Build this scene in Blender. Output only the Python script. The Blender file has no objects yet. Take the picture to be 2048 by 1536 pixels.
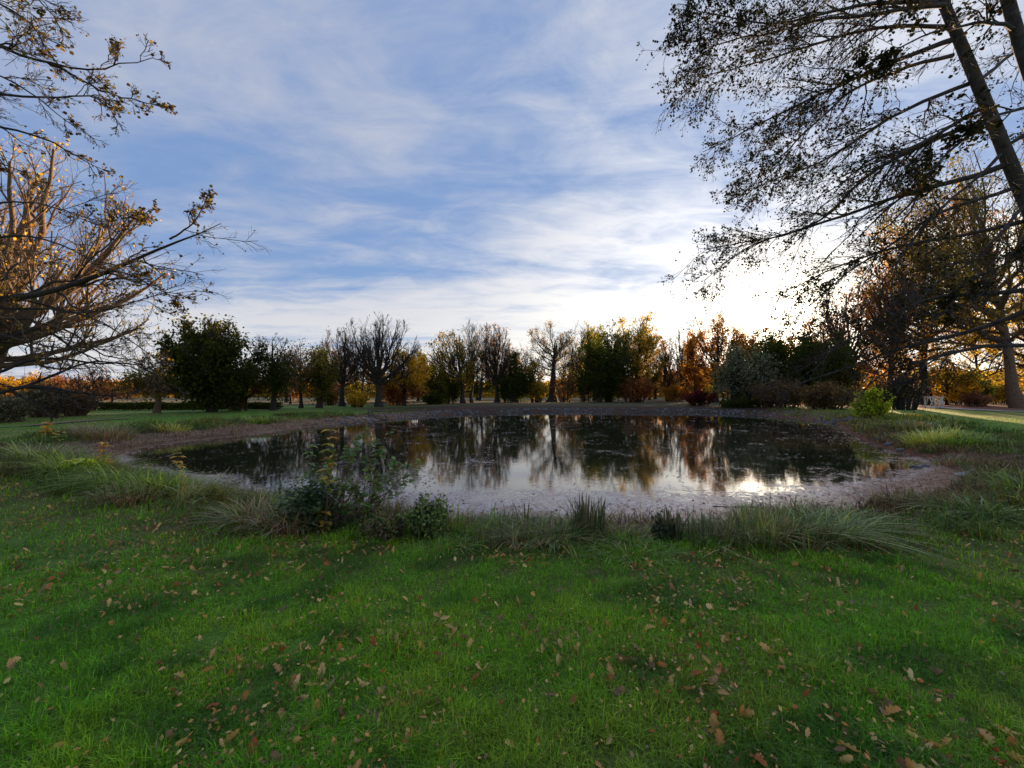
import bpy, math
import numpy as np
from mathutils import Vector, Matrix

scene = bpy.context.scene
COL = scene.collection
R = math.radians

# ------------------------------------------------------------------ camera
cam_d = bpy.data.cameras.new('camera')
cam = bpy.data.objects.new('camera', cam_d)
COL.objects.link(cam)
CAM_H = 1.6
FPX = 800.0            # focal length in pixels of the 2048 px wide photograph
cam.location = (0, 0, CAM_H)
cam.rotation_euler = (R(91.0), 0, 0)
cam_d.sensor_width = 36.0
cam_d.lens = FPX / 2048 * 36.0
cam_d.clip_start = 0.05
cam_d.clip_end = 3000
scene.camera = cam
HOR = 768 + FPX * math.tan(R(1.0))

# ------------------------------------------------------------------ light
SUN_EL, SUN_AZ = 6.0, 33.5            # degrees; azimuth to the right of +Y
sd = Vector((math.sin(R(SUN_AZ)) * math.cos(R(SUN_EL)), math.cos(R(SUN_AZ)) * math.cos(R(SUN_EL)), math.sin(R(SUN_EL))))
sun_d = bpy.data.lights.new('sun', 'SUN')
sun = bpy.data.objects.new('sun', sun_d)
COL.objects.link(sun)
sun_d.energy = 2.4
sun_d.angle = R(1.5)
sun_d.color = (1.0, 0.66, 0.36)
sun.rotation_euler = (-sd).to_track_quat('-Z', 'Y').to_euler()

world = bpy.data.worlds.new('World')
scene.world = world
world.use_nodes = True
wt = world.node_tree
wt.nodes.clear()


class NT:
    """tiny helper to wire shader nodes"""
    def __init__(s, tree):
        s.t = tree
    def n(s, kind, **kw):
        nd = s.t.nodes.new(kind)
        for k, v in kw.items():
            setattr(nd, k, v)
        return nd
    def link(s, a, b):
        s.t.links.new(a, b)
    def put(s, sock, v):
        if isinstance(v, bpy.types.NodeSocket):
            s.link(v, sock)
        else:
            sock.default_value = v
    def math(s, op, a, b=0.0, c=None, clamp=False):
        nd = s.n('ShaderNodeMath', operation=op)
        nd.use_clamp = clamp
        s.put(nd.inputs[0], a)
        s.put(nd.inputs[1], b)
        if c is not None:
            s.put(nd.inputs[2], c)
        return nd.outputs[0]
    def vmath(s, op, a, b=(0, 0, 0)):
        nd = s.n('ShaderNodeVectorMath', operation=op)
        s.put(nd.inputs[0], a)
        s.put(nd.inputs[1], b)
        return nd.outputs['Value'] if op in ('DOT_PRODUCT', 'LENGTH') else nd.outputs[0]
    def mix(s, f, a, b, mode='MIX'):
        nd = s.n('ShaderNodeMix', data_type='RGBA', blend_type=mode)
        s.put(nd.inputs[0], f)
        s.put(nd.inputs[6], a)
        s.put(nd.inputs[7], b)
        return nd.outputs[2]
    def noise(s, vec, scale, detail=4, rough=0.55, dist=0.0):
        nd = s.n('ShaderNodeTexNoise')
        s.put(nd.inputs['Vector'], vec)
        nd.inputs['Scale'].default_value = scale
        nd.inputs['Detail'].default_value = detail
        nd.inputs['Roughness'].default_value = rough
        nd.inputs['Distortion'].default_value = dist
        return nd.outputs[0]
    def smooth(s, v, a, b, lo=0.0, hi=1.0):
        nd = s.n('ShaderNodeMapRange', interpolation_type='SMOOTHSTEP')
        s.put(nd.inputs[0], v)
        nd.inputs[1].default_value = a
        nd.inputs[2].default_value = b
        nd.inputs[3].default_value = lo
        nd.inputs[4].default_value = hi
        return nd.outputs[0]
    def mapping(s, vec, loc=(0, 0, 0), rot=(0, 0, 0), scale=(1, 1, 1)):
        nd = s.n('ShaderNodeMapping')
        s.put(nd.inputs['Vector'], vec)
        nd.inputs['Location'].default_value = loc
        nd.inputs['Rotation'].default_value = rot
        nd.inputs['Scale'].default_value = scale
        return nd.outputs[0]


def build_world():
    w = NT(wt)
    out = w.n('ShaderNodeOutputWorld')
    bg = w.n('ShaderNodeBackground')
    w.link(bg.outputs[0], out.inputs[0])
    sky = w.n('ShaderNodeTexSky', sky_type='NISHITA')
    sky.sun_disc = False
    sky.sun_elevation = R(SUN_EL)
    sky.sun_rotation = R(SUN_AZ)
    sky.air_density = 1.0
    sky.dust_density = 0.6
    sky.ozone_density = 2.2
    tc = w.n('ShaderNodeTexCoord')
    d = tc.outputs['Generated']
    sep = w.n('ShaderNodeSeparateXYZ')
    w.link(d, sep.inputs[0])
    z = w.math('MAXIMUM', sep.outputs[2], 0.0)
    den = w.math('ADD', z, 0.10)
    u = w.math('DIVIDE', sep.outputs[0], den)
    v = w.math('DIVIDE', sep.outputs[1], den)
    comb = w.n('ShaderNodeCombineXYZ')
    w.link(u, comb.inputs[0])
    w.link(v, comb.inputs[1])
    plane = comb.outputs[0]
    # soft high veil, streaky cirrus and small ripples, all on a high flat layer
    veil = w.noise(w.mapping(plane, (3.1, 1.7, 0), (0, 0, R(-14)), (0.42, 0.85, 1)), 1.0, 6, 0.50, 0.5)
    streak = w.noise(w.mapping(plane, (0.4, 5.2, 2), (0, 0, R(10)), (0.55, 1.9, 1)), 1.0, 8, 0.62, 0.9)
    ripple = w.noise(w.mapping(plane, (7, 2, 4), (0, 0, R(-35)), (2.6, 4.2, 1)), 1.0, 9, 0.62, 0.6)
    cov = w.math('ADD', w.math('MULTIPLY', veil, 0.62), w.math('MULTIPLY', streak, 0.38))
    cov = w.math('ADD', cov, w.math('MULTIPLY', w.math('SUBTRACT', ripple, 0.5), 0.34))
    # more cloud towards the horizon
    cov = w.math('ADD', cov, w.smooth(z, 0.33, 0.02, 0.0, 0.15))
    sunv = (sd.x, sd.y, sd.z)
    dt = w.math('MAXIMUM', w.vmath('DOT_PRODUCT', d, sunv), 0.0)
    g_wide = w.math('POWER', dt, 5.0)
    g_mid = w.math('POWER', dt, 22.0)
    g_in = w.math('POWER', dt, 220.0)
    cov = w.math('ADD', cov, w.math('MULTIPLY', g_wide, 0.10))
    a = w.smooth(cov, 0.385, 0.69)
    # brightness of the cloud grows towards the sun behind it
    b = w.math('ADD', 0.160, w.math('MULTIPLY', g_wide, 0.13))
    b = w.math('ADD', b, w.math('MULTIPLY', g_mid, 0.13))
    b = w.math('ADD', b, w.smooth(z, 0.45, 0.03, 0.0, 0.045))
    cc = w.mix(w.math('MINIMUM', w.math('ADD', w.math('MULTIPLY', g_wide, 0.9), w.smooth(z, 0.40, 0.03, 0.0, 0.6)), 1.0), (0.82, 0.86, 1.0, 1), (1.0, 0.96, 0.88, 1))
    cc = w.vmath('MULTIPLY', cc, w_comb3(w, b))
    cc = w.vmath('MULTIPLY', cc, (WS, WS, WS))
    base = w.mix(0.72, w.vmath('MULTIPLY', sky.outputs[0], (SKYM, SKYM, SKYM)), (0.062 * WS, 0.098 * WS, 0.182 * WS, 1))
    col = w.mix(w.math('MULTIPLY', a, 0.93), base, cc)
    glow = w.math('ADD', w.math('MULTIPLY', g_in, 2.2 * WS), w.math('MULTIPLY', g_mid, 0.07 * WS))
    gcol = w.vmath('MULTIPLY', (1.0, 0.86, 0.62), w_comb3(w, glow))
    col = w.vmath('ADD', col, gcol)
    w.link(col, bg.inputs[0])
    bg.inputs[1].default_value = 0.1


def w_comb3(w, v):
    c = w.n('ShaderNodeCombineXYZ')
    for i in range(3):
        w.link(v, c.inputs[i])
    return c.outputs[0]


WS = 7.3      # cloud radiance is given at background strength 0.1
SKYM = 0.27
build_world()
world.cycles.sampling_method = 'MANUAL'
world.cycles.sample_map_resolution = 1024

scene.view_settings.view_transform = 'Standard'
scene.view_settings.look = 'None'
scene.view_settings.gamma = 1
scene.view_settings.exposure = 2.5
scene.view_settings.use_curve_mapping = False
scene.render.engine = 'CYCLES'
scene.cycles.max_bounces = 8
scene.cycles.diffuse_bounces = 6
scene.cycles.glossy_bounces = 3
scene.cycles.transmission_bounces = 4
scene.cycles.transparent_max_bounces = 4
scene.cycles.sample_clamp_indirect = 4.0


# ------------------------------------------------------------------ helpers
def P(px, py, D):
    """the world point at depth D (metres along +Y) that lies on the ray of photo pixel px,py"""
    t = R(1.0)
    u = (768 - py) / FPX
    y = math.cos(t) - u * math.sin(t)
    z = math.sin(t) + u * math.cos(t)
    s = D / y
    return np.array(((px - 1024) / FPX * s, D, CAM_H + z * s))


def _hash(ix, iy, seed):
    n = (ix.astype(np.int64) * 374761393 + iy.astype(np.int64) * 668265263 + seed * 1442695041) & 0xffffffff
    n = ((n ^ (n >> 13)) * 1274126177) & 0xffffffff
    n = n ^ (n >> 16)
    return (n & 0xffff) / 65535.0


def vnoise(x, y, seed=0):
    x = np.asarray(x, float)
    y = np.asarray(y, float)
    ix, iy = np.floor(x), np.floor(y)
    fx, fy = x - ix, y - iy
    fx = fx * fx * (3 - 2 * fx)
    fy = fy * fy * (3 - 2 * fy)
    a, b = _hash(ix, iy, seed), _hash(ix + 1, iy, seed)
    c, d = _hash(ix, iy + 1, seed), _hash(ix + 1, iy + 1, seed)
    return (a * (1 - fx) + b * fx) * (1 - fy) + (c * (1 - fx) + d * fx) * fy


def fbm(x, y, seed=0, octv=4):
    s, a, f, t = 0, 1.0, 1.0, 0
    for i in range(octv):
        s = s + a * vnoise(np.asarray(x) * f, np.asarray(y) * f, seed + i * 17)
        t += a
        a *= 0.5
        f *= 2.03
    return s / t


def sstep(a, b, x):
    t = np.clip((x - a) / (b - a), 0, 1)
    return t * t * (3 - 2 * t)


def mesh_from(name, verts, faces, mat=None, cols=None, smooth=True, mats=None, mat_idx=None):
    """verts (N,3); faces list of int arrays (M,k); cols (N,3) per vertex"""
    me = bpy.data.meshes.new(name)
    verts = np.asarray(verts, np.float32)
    me.vertices.add(len(verts))
    me.vertices.foreach_set('co', verts.ravel())
    faces = [np.asarray(f, np.int32) for f in faces if len(f)]
    loops = np.concatenate([f.ravel() for f in faces])
    sizes = np.concatenate([np.full(len(f), f.shape[1], np.int32) for f in faces])
    starts = np.concatenate(([0], np.cumsum(sizes)[:-1])).astype(np.int32)
    me.loops.add(len(loops))
    me.loops.foreach_set('vertex_index', loops)
    me.polygons.add(len(sizes))
    me.polygons.foreach_set('loop_start', starts)
    me.polygons.foreach_set('loop_total', sizes)
    if cols is not None:
        at = me.color_attributes.new('Col', 'FLOAT_COLOR', 'POINT')
        c = np.ones((len(verts), 4), np.float32)
        c[:, :3] = cols
        at.data.foreach_set('color', c.ravel())
    me.update(calc_edges=True)
    if smooth:
        me.polygons.foreach_set('use_smooth', np.ones(len(sizes), bool))
    if mat:
        me.materials.append(mat)
    return me


def tag(o, label=None, cat=None, group=None, kind=None):
    if label:
        o['label'] = label
    if cat:
        o['category'] = cat
    if group:
        o['group'] = group
    if kind:
        o['kind'] = kind
    return o


def link(name, me, parent=None, loc=None):
    o = bpy.data.objects.new(name, me)
    COL.objects.link(o)
    if parent is not None:
        o.parent = parent
        if loc is None:
            o.matrix_parent_inverse = Matrix.Translation(-parent.location)
    if loc is not None:
        o.location = loc
    return o


def empty(name, loc, label, cat, group=None):
    o = bpy.data.objects.new(name, None)
    COL.objects.link(o)
    o.location = tuple(float(c) for c in loc)
    o.empty_display_size = 0.2
    tag(o, label, cat, group)
    return o


class Buf:
    """collects geometry for one mesh"""
    def __init__(s):
        s.v, s.f, s.c, s.n = [], {}, [], 0
    def add(s, v, fs, col=None):
        v = np.asarray(v, float).reshape(-1, 3)
        for f in fs:
            f = np.asarray(f, np.int64)
            s.f.setdefault(f.shape[1], []).append(f + s.n)
        s.v.append(v)
        if col is None:
            col = (0.5, 0.5, 0.5)
        col = np.asarray(col, float)
        s.c.append(np.broadcast_to(col, (len(v), 3)))
        s.n += len(v)
    def mesh(s, name, mat, smooth=True):
        return mesh_from(name, np.concatenate(s.v), [np.concatenate(x) for x in s.f.values()], mat, np.concatenate(s.c), smooth)
    def obj(s, name, mat, parent=None, smooth=True, kind=None):
        o = link(name, s.mesh(name, mat, smooth), parent)
        if kind:
            o['kind'] = kind
        return o


def tubes(paths, radii, sides):
    """paths (N,S,3), radii (N,S) -> verts, quads"""
    N, S, _ = paths.shape
    tan = np.gradient(paths, axis=1)
    tan /= np.linalg.norm(tan, axis=2, keepdims=True) + 1e-9
    ref = np.where(np.abs(tan[:, :1, 2:3]) > 0.9, np.array([[[1.0, 0, 0]]]), np.array([[[0, 0, 1.0]]]))
    ref = np.broadcast_to(ref, tan.shape)
    u = np.cross(tan, ref)
    u /= np.linalg.norm(u, axis=2, keepdims=True) + 1e-9
    w = np.cross(tan, u)
    ang = np.linspace(0, 2 * math.pi, sides, endpoint=False)
    ring = u[:, :, None, :] * np.cos(ang)[None, None, :, None] + w[:, :, None, :] * np.sin(ang)[None, None, :, None]
    v = paths[:, :, None, :] + ring * radii[:, :, None, None]
    idx = np.arange(N * S * sides).reshape(N, S, sides)
    a = idx[:, :-1, :]
    b = np.roll(a, -1, axis=2)
    c = idx[:, 1:, :]
    d = np.roll(c, -1, axis=2)
    q = np.stack([a, b, d, c], axis=-1).reshape(-1, 4)
    return v.reshape(-1, 3), q


def resample(pts, S, smooth_it=1):
    pts = np.asarray(pts, float)
    for _ in range(smooth_it):     # Chaikin
        q = [pts[0]]
        for i in range(len(pts) - 1):
            q.append(pts[i] * 0.75 + pts[i + 1] * 0.25)
            q.append(pts[i] * 0.25 + pts[i + 1] * 0.75)
        q.append(pts[-1])
        pts = np.array(q)
    seg = np.linalg.norm(np.diff(pts, axis=0), axis=1)
    cum = np.concatenate(([0], np.cumsum(seg)))
    t = np.linspace(0, cum[-1], S)
    return np.stack([np.interp(t, cum, pts[:, k]) for k in range(3)], axis=1)


def unit(v):
    return v / (np.linalg.norm(v, axis=-1, keepdims=True) + 1e-9)


def children(rng, paths, radii, n, S, tmin=0.25, tmax=1.0, spread=0.8, ratio=(0.3, 0.5), up=0.15, curl=0.1, rr=0.55, env=None, wander=0.05, flat=0.0, taper=0.3, lmin=0.0, tpow=1.0, tipf=0.0):
    """grow n children on every path"""
    N, PS, _ = paths.shape
    pi = np.repeat(np.arange(N), n)
    M = len(pi)
    t = tmin + (tmax - tmin) * rng.random(M) ** tpow
    ft = t * (PS - 1)
    i0 = np.minimum(ft.astype(int), PS - 2)
    fr = (ft - i0)[:, None]
    p = paths[pi, i0] * (1 - fr) + paths[pi, i0 + 1] * fr
    tan = unit(paths[pi, i0 + 1] - paths[pi, i0])
    rad = radii[pi, i0] * (1 - fr[:, 0]) + radii[pi, i0 + 1] * fr[:, 0]
    plen = np.linalg.norm(np.diff(paths, axis=1), axis=2).sum(1)[pi]
    rnd = unit(rng.normal(size=(M, 3)))
    rnd = rnd - tan * (rnd * tan).sum(1, keepdims=True)
    rnd = unit(rnd)
    if flat:
        rnd[:, 2] *= (1 - flat)
        rnd = unit(rnd)
    d = unit(tan + rnd * spread * (0.6 + 0.8 * rng.random((M, 1))) + np.array([0, 0, up]))
    L = np.maximum(plen * rng.uniform(ratio[0], ratio[1], M) * (1.05 - 0.45 * t) * (1 - tipf * t), lmin)
    if env is not None:
        for _ in range(3):
            tip = p + d * L[:, None]
            L = np.where(env(tip) > 1.0, L * 0.62, L)
    s = np.linspace(0, 1, S)[None, :, None]
    path = p[:, None, :] + d[:, None, :] * L[:, None, None] * s + np.array([0, 0, 1.0]) * curl * L[:, None, None] * s ** 2
    wn = rng.normal(size=(M, S, 3)) * wander * L[:, None, None]
    wn[:, 0] = 0
    path = path + np.cumsum(wn, axis=1) * 0.6
    r0 = rad * rr
    rads = r0[:, None] * (1 - (1 - taper) * np.linspace(0, 1, S)[None, :])
    return path, rads


def leaf_buf(buf, rng, c, size, cols, elong=1.6, flatness=0.0, hang=0.0, hexa=False):
    """rhombic (or six-sided) leaves at centres c (N,3)"""
    N = len(c)
    if N == 0:
        return
    size = np.broadcast_to(np.asarray(size, float), (N,))[:, None]
    nrm = rng.normal(size=(N, 3))
    nrm[:, 2] += flatness * np.sign(nrm[:, 2] + 1e-6) * 2
    nrm = unit(nrm)
    a = rng.normal(size=(N, 3))
    a[:, 2] -= hang * 2
    a = unit(a - nrm * (a * nrm).sum(1, keepdims=True))
    b = np.cross(nrm, a)
    if hexa:
        k = [(0, -.5), (.42, -.28), (.48, .12), (0, .55), (-.48, .12), (-.42, -.28)]
        v = np.stack([c + a * size * y * elong * 0.85 + b * size * x + nrm * size * 0.12 * abs(x) * 2 for x, y in k], axis=1)
        buf.add(v.reshape(-1, 3), [np.arange(N * 6).reshape(N, 6)], np.repeat(cols, 6, axis=0))
    else:
        v = np.stack([c - a * size * .5 * elong, c + b * size * .5, c + a * size * .5 * elong, c - b * size * .5], axis=1)
        buf.add(v.reshape(-1, 3), [np.arange(N * 4).reshape(N, 4)], np.repeat(cols, 4, axis=0))


def pick_cols(rng, palette, n, jit=0.18):
    pal = np.array(palette)
    c = pal[rng.integers(0, len(pal), n)]
    return np.clip(c * (1 + rng.normal(size=(n, 1)) * jit) * (1 + rng.normal(size=(n, 3)) * jit * 0.35), 0.003, 0.9)


# ------------------------------------------------------------------ materials
def new_mat(name):
    m = bpy.data.materials.new(name)
    m.use_nodes = True
    m.node_tree.nodes.clear()
    return m, NT(m.node_tree)


def leaf_material(name, trans=0.45, gloss=0.0, rough=0.45, var=0.25):
    m, t = new_mat(name)
    out = t.n('ShaderNodeOutputMaterial')
    at = t.n('ShaderNodeAttribute', attribute_name='Col')
    geo = t.n('ShaderNodeNewGeometry')
    nz = t.noise(geo.outputs['Position'], 9.0, 2)
    f = t.math('ADD', 1 - var, t.math('MULTIPLY', nz, 2 * var))
    col = t.vmath('MULTIPLY', at.outputs['Color'], w_comb3(t, f))
    df = t.n('ShaderNodeBsdfDiffuse')
    tr = t.n('ShaderNodeBsdfTranslucent')
    t.link(col, df.inputs[0])
    tcol = t.vmath('MULTIPLY', col, (1.35, 1.25, 0.8))
    t.link(tcol, tr.inputs[0])
    mx = t.n('ShaderNodeMixShader')
    mx.inputs[0].default_value = trans
    t.link(df.outputs[0], mx.inputs[1])
    t.link(tr.outputs[0], mx.inputs[2])
    last = mx.outputs[0]
    if gloss:
        gl = t.n('ShaderNodeBsdfGlossy')
        gl.inputs['Roughness'].default_value = rough
        gl.inputs['Color'].default_value = (1, 1, 1, 1)
        m2 = t.n('ShaderNodeMixShader')
        lw = t.n('ShaderNodeLayerWeight')
        lw.inputs[0].default_value = 0.3
        fac = t.math('MULTIPLY', t.math('ADD', lw.outputs[1], 0.12), gloss)
        t.link(fac, m2.inputs[0])
        t.link(last, m2.inputs[1])
        t.link(gl.outputs[0], m2.inputs[2])
        last = m2.outputs[0]
    t.link(last, out.inputs[0])
    return m


def rough_material(name, c1, c2, scale, bump=0.0, rough=0.9, detail=6, use_col=False):
    m, t = new_mat(name)
    out = t.n('ShaderNodeOutputMaterial')
    bs = t.n('ShaderNodeBsdfPrincipled')
    bs.inputs['Roughness'].default_value = rough
    geo = t.n('ShaderNodeNewGeometry')
    nz = t.noise(geo.outputs['Position'], scale, detail, 0.65)
    f = t.smooth(nz, 0.3, 0.7)
    col = t.mix(f, (*c1, 1), (*c2, 1))
    if use_col:
        at = t.n('ShaderNodeAttribute', attribute_name='Col')
        col = t.vmath('MULTIPLY', at.outputs['Color'], t.vmath('MULTIPLY', col, (1, 1, 1)))
    t.link(col, bs.inputs['Base Color'])
    if bump:
        bp = t.n('ShaderNodeBump')
        bp.inputs['Strength'].default_value = 0.8
        bp.inputs['Distance'].default_value = bump
        t.link(nz, bp.inputs['Height'])
        t.link(bp.outputs[0], bs.inputs['Normal'])
    t.link(bs.outputs[0], out.inputs[0])
    return m


M_LEAF = leaf_material('tree_leaf', 0.6)
M_ALDER = leaf_material('alder_leaf', 0.18)
M_PLANT = leaf_material('plant_leaf', 0.4, gloss=0.12, rough=0.45)
M_GRASS = leaf_material('grass_blade', 0.4, gloss=0.07, rough=0.45)
M_DRY = leaf_material('dry_leaf', 0.2, gloss=0.05, rough=0.5, var=0.35)
M_BARK = rough_material('bark', (0.016, 0.013, 0.010), (0.052, 0.042, 0.032), 14.0, 0.02)
M_BARK_BROWN = rough_material('warm_bark', (0.08, 0.052, 0.03), (0.20, 0.13, 0.08), 10.0, 0.02)
M_BARK_ALDER = rough_material('alder_bark', (0.022, 0.019, 0.016), (0.075, 0.065, 0.055), 9.0, 0.015)
M_WOOD = rough_material('weathered_wood', (0.42, 0.39, 0.35), (0.70, 0.66, 0.60), 12.0, 0.01)
M_OLDWOOD = rough_material('dark_timber', (0.05, 0.045, 0.04), (0.13, 0.11, 0.09), 12.0, 0.01)
M_STONE = rough_material('stone', (0.07, 0.07, 0.072), (0.21, 0.205, 0.20), 6.0, 0.02)
M_STONE_L = rough_material('pale_stone', (0.34, 0.34, 0.33), (0.58, 0.58, 0.56), 8.0, 0.01)
M_TRACK = rough_material('bare_earth', (0.16, 0.11, 0.07), (0.30, 0.22, 0.15), 20.0, 0.01)
M_PATH = rough_material('gravel', (0.24, 0.22, 0.21), (0.42, 0.39, 0.37), 40.0, 0.01)


def ground_material():
    m, t = new_mat('ground')
    out = t.n('ShaderNodeOutputMaterial')
    bs = t.n('ShaderNodeBsdfPrincipled')
    bs.inputs['Roughness'].default_value = 0.95
    at = t.n('ShaderNodeAttribute', attribute_name='Col')
    geo = t.n('ShaderNodeNewGeometry')
    pos = geo.outputs['Position']
    n1 = t.noise(pos, 1.3, 5, 0.6)
    n2 = t.noise(pos, 22.0, 5, 0.7)
    n3 = t.noise(pos, 90.0, 3, 0.6)
    f = t.math('MULTIPLY', t.math('ADD', 0.5, n1), t.math('ADD', 0.15, t.math('MULTIPLY', n2, 1.7)))
    f = t.math('MULTIPLY', f, t.math('ADD', 0.5, n3))
    col = t.vmath('MULTIPLY', at.outputs['Color'], w_comb3(t, f))
    # dead straw specks
    sp = t.smooth(t.noise(pos, 46.0, 4, 0.7), 0.60, 0.70)
    col = t.mix(t.math('MULTIPLY', sp, 0.35), col, (0.17, 0.11, 0.06, 1))
    t.link(col, bs.inputs['Base Color'])
    bp = t.n('ShaderNodeBump')
    bp.inputs['Strength'].default_value = 1.0
    bp.inputs['Distance'].default_value = 0.05
    t.link(t.math('ADD', n2, t.math('MULTIPLY', n3, 0.4)), bp.inputs['Height'])
    t.link(bp.outputs[0], bs.inputs['Normal'])
    t.link(bs.outputs[0], out.inputs[0])
    return m


def water_material():
    m, t = new_mat('pond_water')
    out = t.n('ShaderNodeOutputMaterial')
    geo = t.n('ShaderNodeNewGeometry')
    pos = geo.outputs['Position']
    film_at = t.n('ShaderNodeAttribute', attribute_name='Col')
    sepc = t.n('ShaderNodeSeparateColor')
    t.link(film_at.outputs['Color'], sepc.inputs[0])
    film = sepc.outputs[0]       # how thick the leaf film lies here
    # still water
    wt_ = t.n('ShaderNodeBsdfPrincipled')
    wt_.inputs['Base Color'].default_value = (0.022, 0.026, 0.012, 1)
    wt_.inputs['Roughness'].default_value = 0.03
    wt_.inputs['IOR'].default_value = 1.75
    wt_.inputs['Specular IOR Level'].default_value = 0.85
    bp = t.n('ShaderNodeBump')
    bp.inputs['Strength'].default_value = 0.25
    bp.inputs['Distance'].default_value = 0.004
    rip = t.noise(t.mapping(pos, scale=(1.0, 1.6, 1)), 3.0, 5, 0.6)
    t.link(rip, bp.inputs['Height'])
    t.link(bp.outputs[0], wt_.inputs['Normal'])
    # pinkish brown film of shed leaves and seeds
    fl = t.n('ShaderNodeBsdfPrincipled')
    fl.inputs['Roughness'].default_value = 0.22
    fl.inputs['IOR'].default_value = 1.7
    fl.inputs['Specular IOR Level'].default_value = 0.8
    c1 = t.mix(t.smooth(t.noise(pos, 3.2, 5, 0.65), 0.35, 0.65), (0.52, 0.32, 0.25, 1), (0.74, 0.56, 0.49, 1))
    c1 = t.mix(t.smooth(t.noise(t.mapping(pos, scale=(1, 1.4, 1)), 17.0, 4, 0.7), 0.50, 0.60), c1, (0.16, 0.085, 0.055, 1))
    c1 = t.mix(t.smooth(t.math('ADD', film, t.math('MULTIPLY', t.noise(pos, 2.5, 4, 0.6), 0.4)), 1.02, 1.28), c1, (0.30, 0.13, 0.08, 1))
    t.link(c1, fl.inputs['Base Color'])
    bp2 = t.n('ShaderNodeBump')
    bp2.inputs['Strength'].default_value = 0.7
    bp2.inputs['Distance'].default_value = 0.01
    t.link(t.noise(pos, 34.0, 4, 0.7), bp2.inputs['Height'])
    t.link(bp2.outputs[0], fl.inputs['Normal'])
    spk = t.math('ADD', t.math('MULTIPLY', t.noise(pos, 13.0, 6, 0.75), 0.6), t.math('MULTIPLY', t.noise(pos, 1.1, 4, 0.6, 0.8), 0.4))
    th = t.math('SUBTRACT', 1.0, film)
    th = t.math('ADD', 0.345, t.math('MULTIPLY', th, 0.32))
    mask = t.math('MULTIPLY', t.math('SUBTRACT', spk, th), 16.0, clamp=True)
    mx = t.n('ShaderNodeMixShader')
    t.link(mask, mx.inputs[0])
    t.link(wt_.outputs[0], mx.inputs[1])
    t.link(fl.outputs[0], mx.inputs[2])
    t.link(mx.outputs[0], out.inputs[0])
    return m


# ------------------------------------------------------------------ terrain
WZ = -0.5
shore_px = [(222, 912), (250, 940), (345, 968), (440, 990), (560, 1003), (690, 1030), (850, 1043), (1000, 1050), (1200, 1052), (1400, 1050), (1560, 1040),
            (1700, 1022), (1800, 1000), (1900, 978), (1935, 955), (1890, 930), (1810, 905), (1745, 890), (1700, 868), (1690, 852), (1640, 842), (1560, 834), (1480, 828),
            (1380, 825), (1200, 824), (1050, 824), (900, 829), (780, 838), (650, 850), (560, 861), (480, 872), (385, 881), (290, 893)]
shore = []
for (a, b) in shore_px:
    Dd = (CAM_H - WZ) * FPX / (b - HOR)
    shore.append(((a - 1024) / FPX * Dd, Dd))
shore = np.array(shore)
# round the outline off
for _ in range(2):
    q = []
    for i in range(len(shore)):
        p0, p1 = shore[i], shore[(i + 1) % len(shore)]
        q += [p0 * .75 + p1 * .25, p0 * .25 + p1 * .75]
    shore = np.array(q)


def sdf(x, y):
    """signed distance to the shore, positive on land"""
    x = np.asarray(x, float)
    y = np.asarray(y, float)
    shp = x.shape
    x, y = x.ravel(), y.ravel()
    best = np.full(x.shape, 1e9)
    inside = np.zeros(x.shape, bool)
    n = len(shore)
    for i in range(n):
        ax, ay = shore[i]
        bx, by = shore[(i + 1) % n]
        dx, dy = bx - ax, by - ay
        t = np.clip(((x - ax) * dx + (y - ay) * dy) / (dx * dx + dy * dy), 0, 1)
        dd = (x - ax - t * dx) ** 2 + (y - ay - t * dy) ** 2
        best = np.minimum(best, dd)
        cond = (ay > y) != (by > y)
        with np.errstate(divide='ignore', invalid='ignore'):
            xi = ax + (y - ay) * dx / (dy if dy != 0 else 1e-9)
        inside ^= cond & (x < xi)
    s = np.sqrt(best)
    return np.where(inside, -s, s).reshape(shp)


def gz(x, y, s=None):
    x = np.asarray(x, float)
    y = np.asarray(y, float)
    if s is None:
        s = sdf(x, y)
    base = 0.10 * (fbm(x * 0.09, y * 0.09, 3, 3) - 0.5) * sstep(3, 25, np.hypot(x, y)) * 2
    base = base + 0.05 * (fbm(x * 0.9, y * 0.9, 5, 3) - 0.5)
    base = base - 0.10 * sstep(2.0, 5.0, y) * sstep(30, 8, y)
    wbank = 1.5 + 1.1 * sstep(10, 30, y) + 1.1 * sstep(-5, -12, x) * sstep(5, 12, y)
    k = np.clip(s / wbank, 0, 1)
    prof = k ** 0.75
    rough = 0.05 * (fbm(x * 3, y * 3, 9, 3) - 0.5) * sstep(0.0, 0.3, s) * sstep(3, 1, s / wbank)
    land = (WZ + 0.01) + (base - WZ) * prof + rough
    under = WZ - 0.02 - 0.5 * sstep(0, 4, -s)
    return np.where(s > 0, land, under)


def gz1(x, y):
    return float(gz(np.array([x]), np.array([y]))[0])


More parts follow.
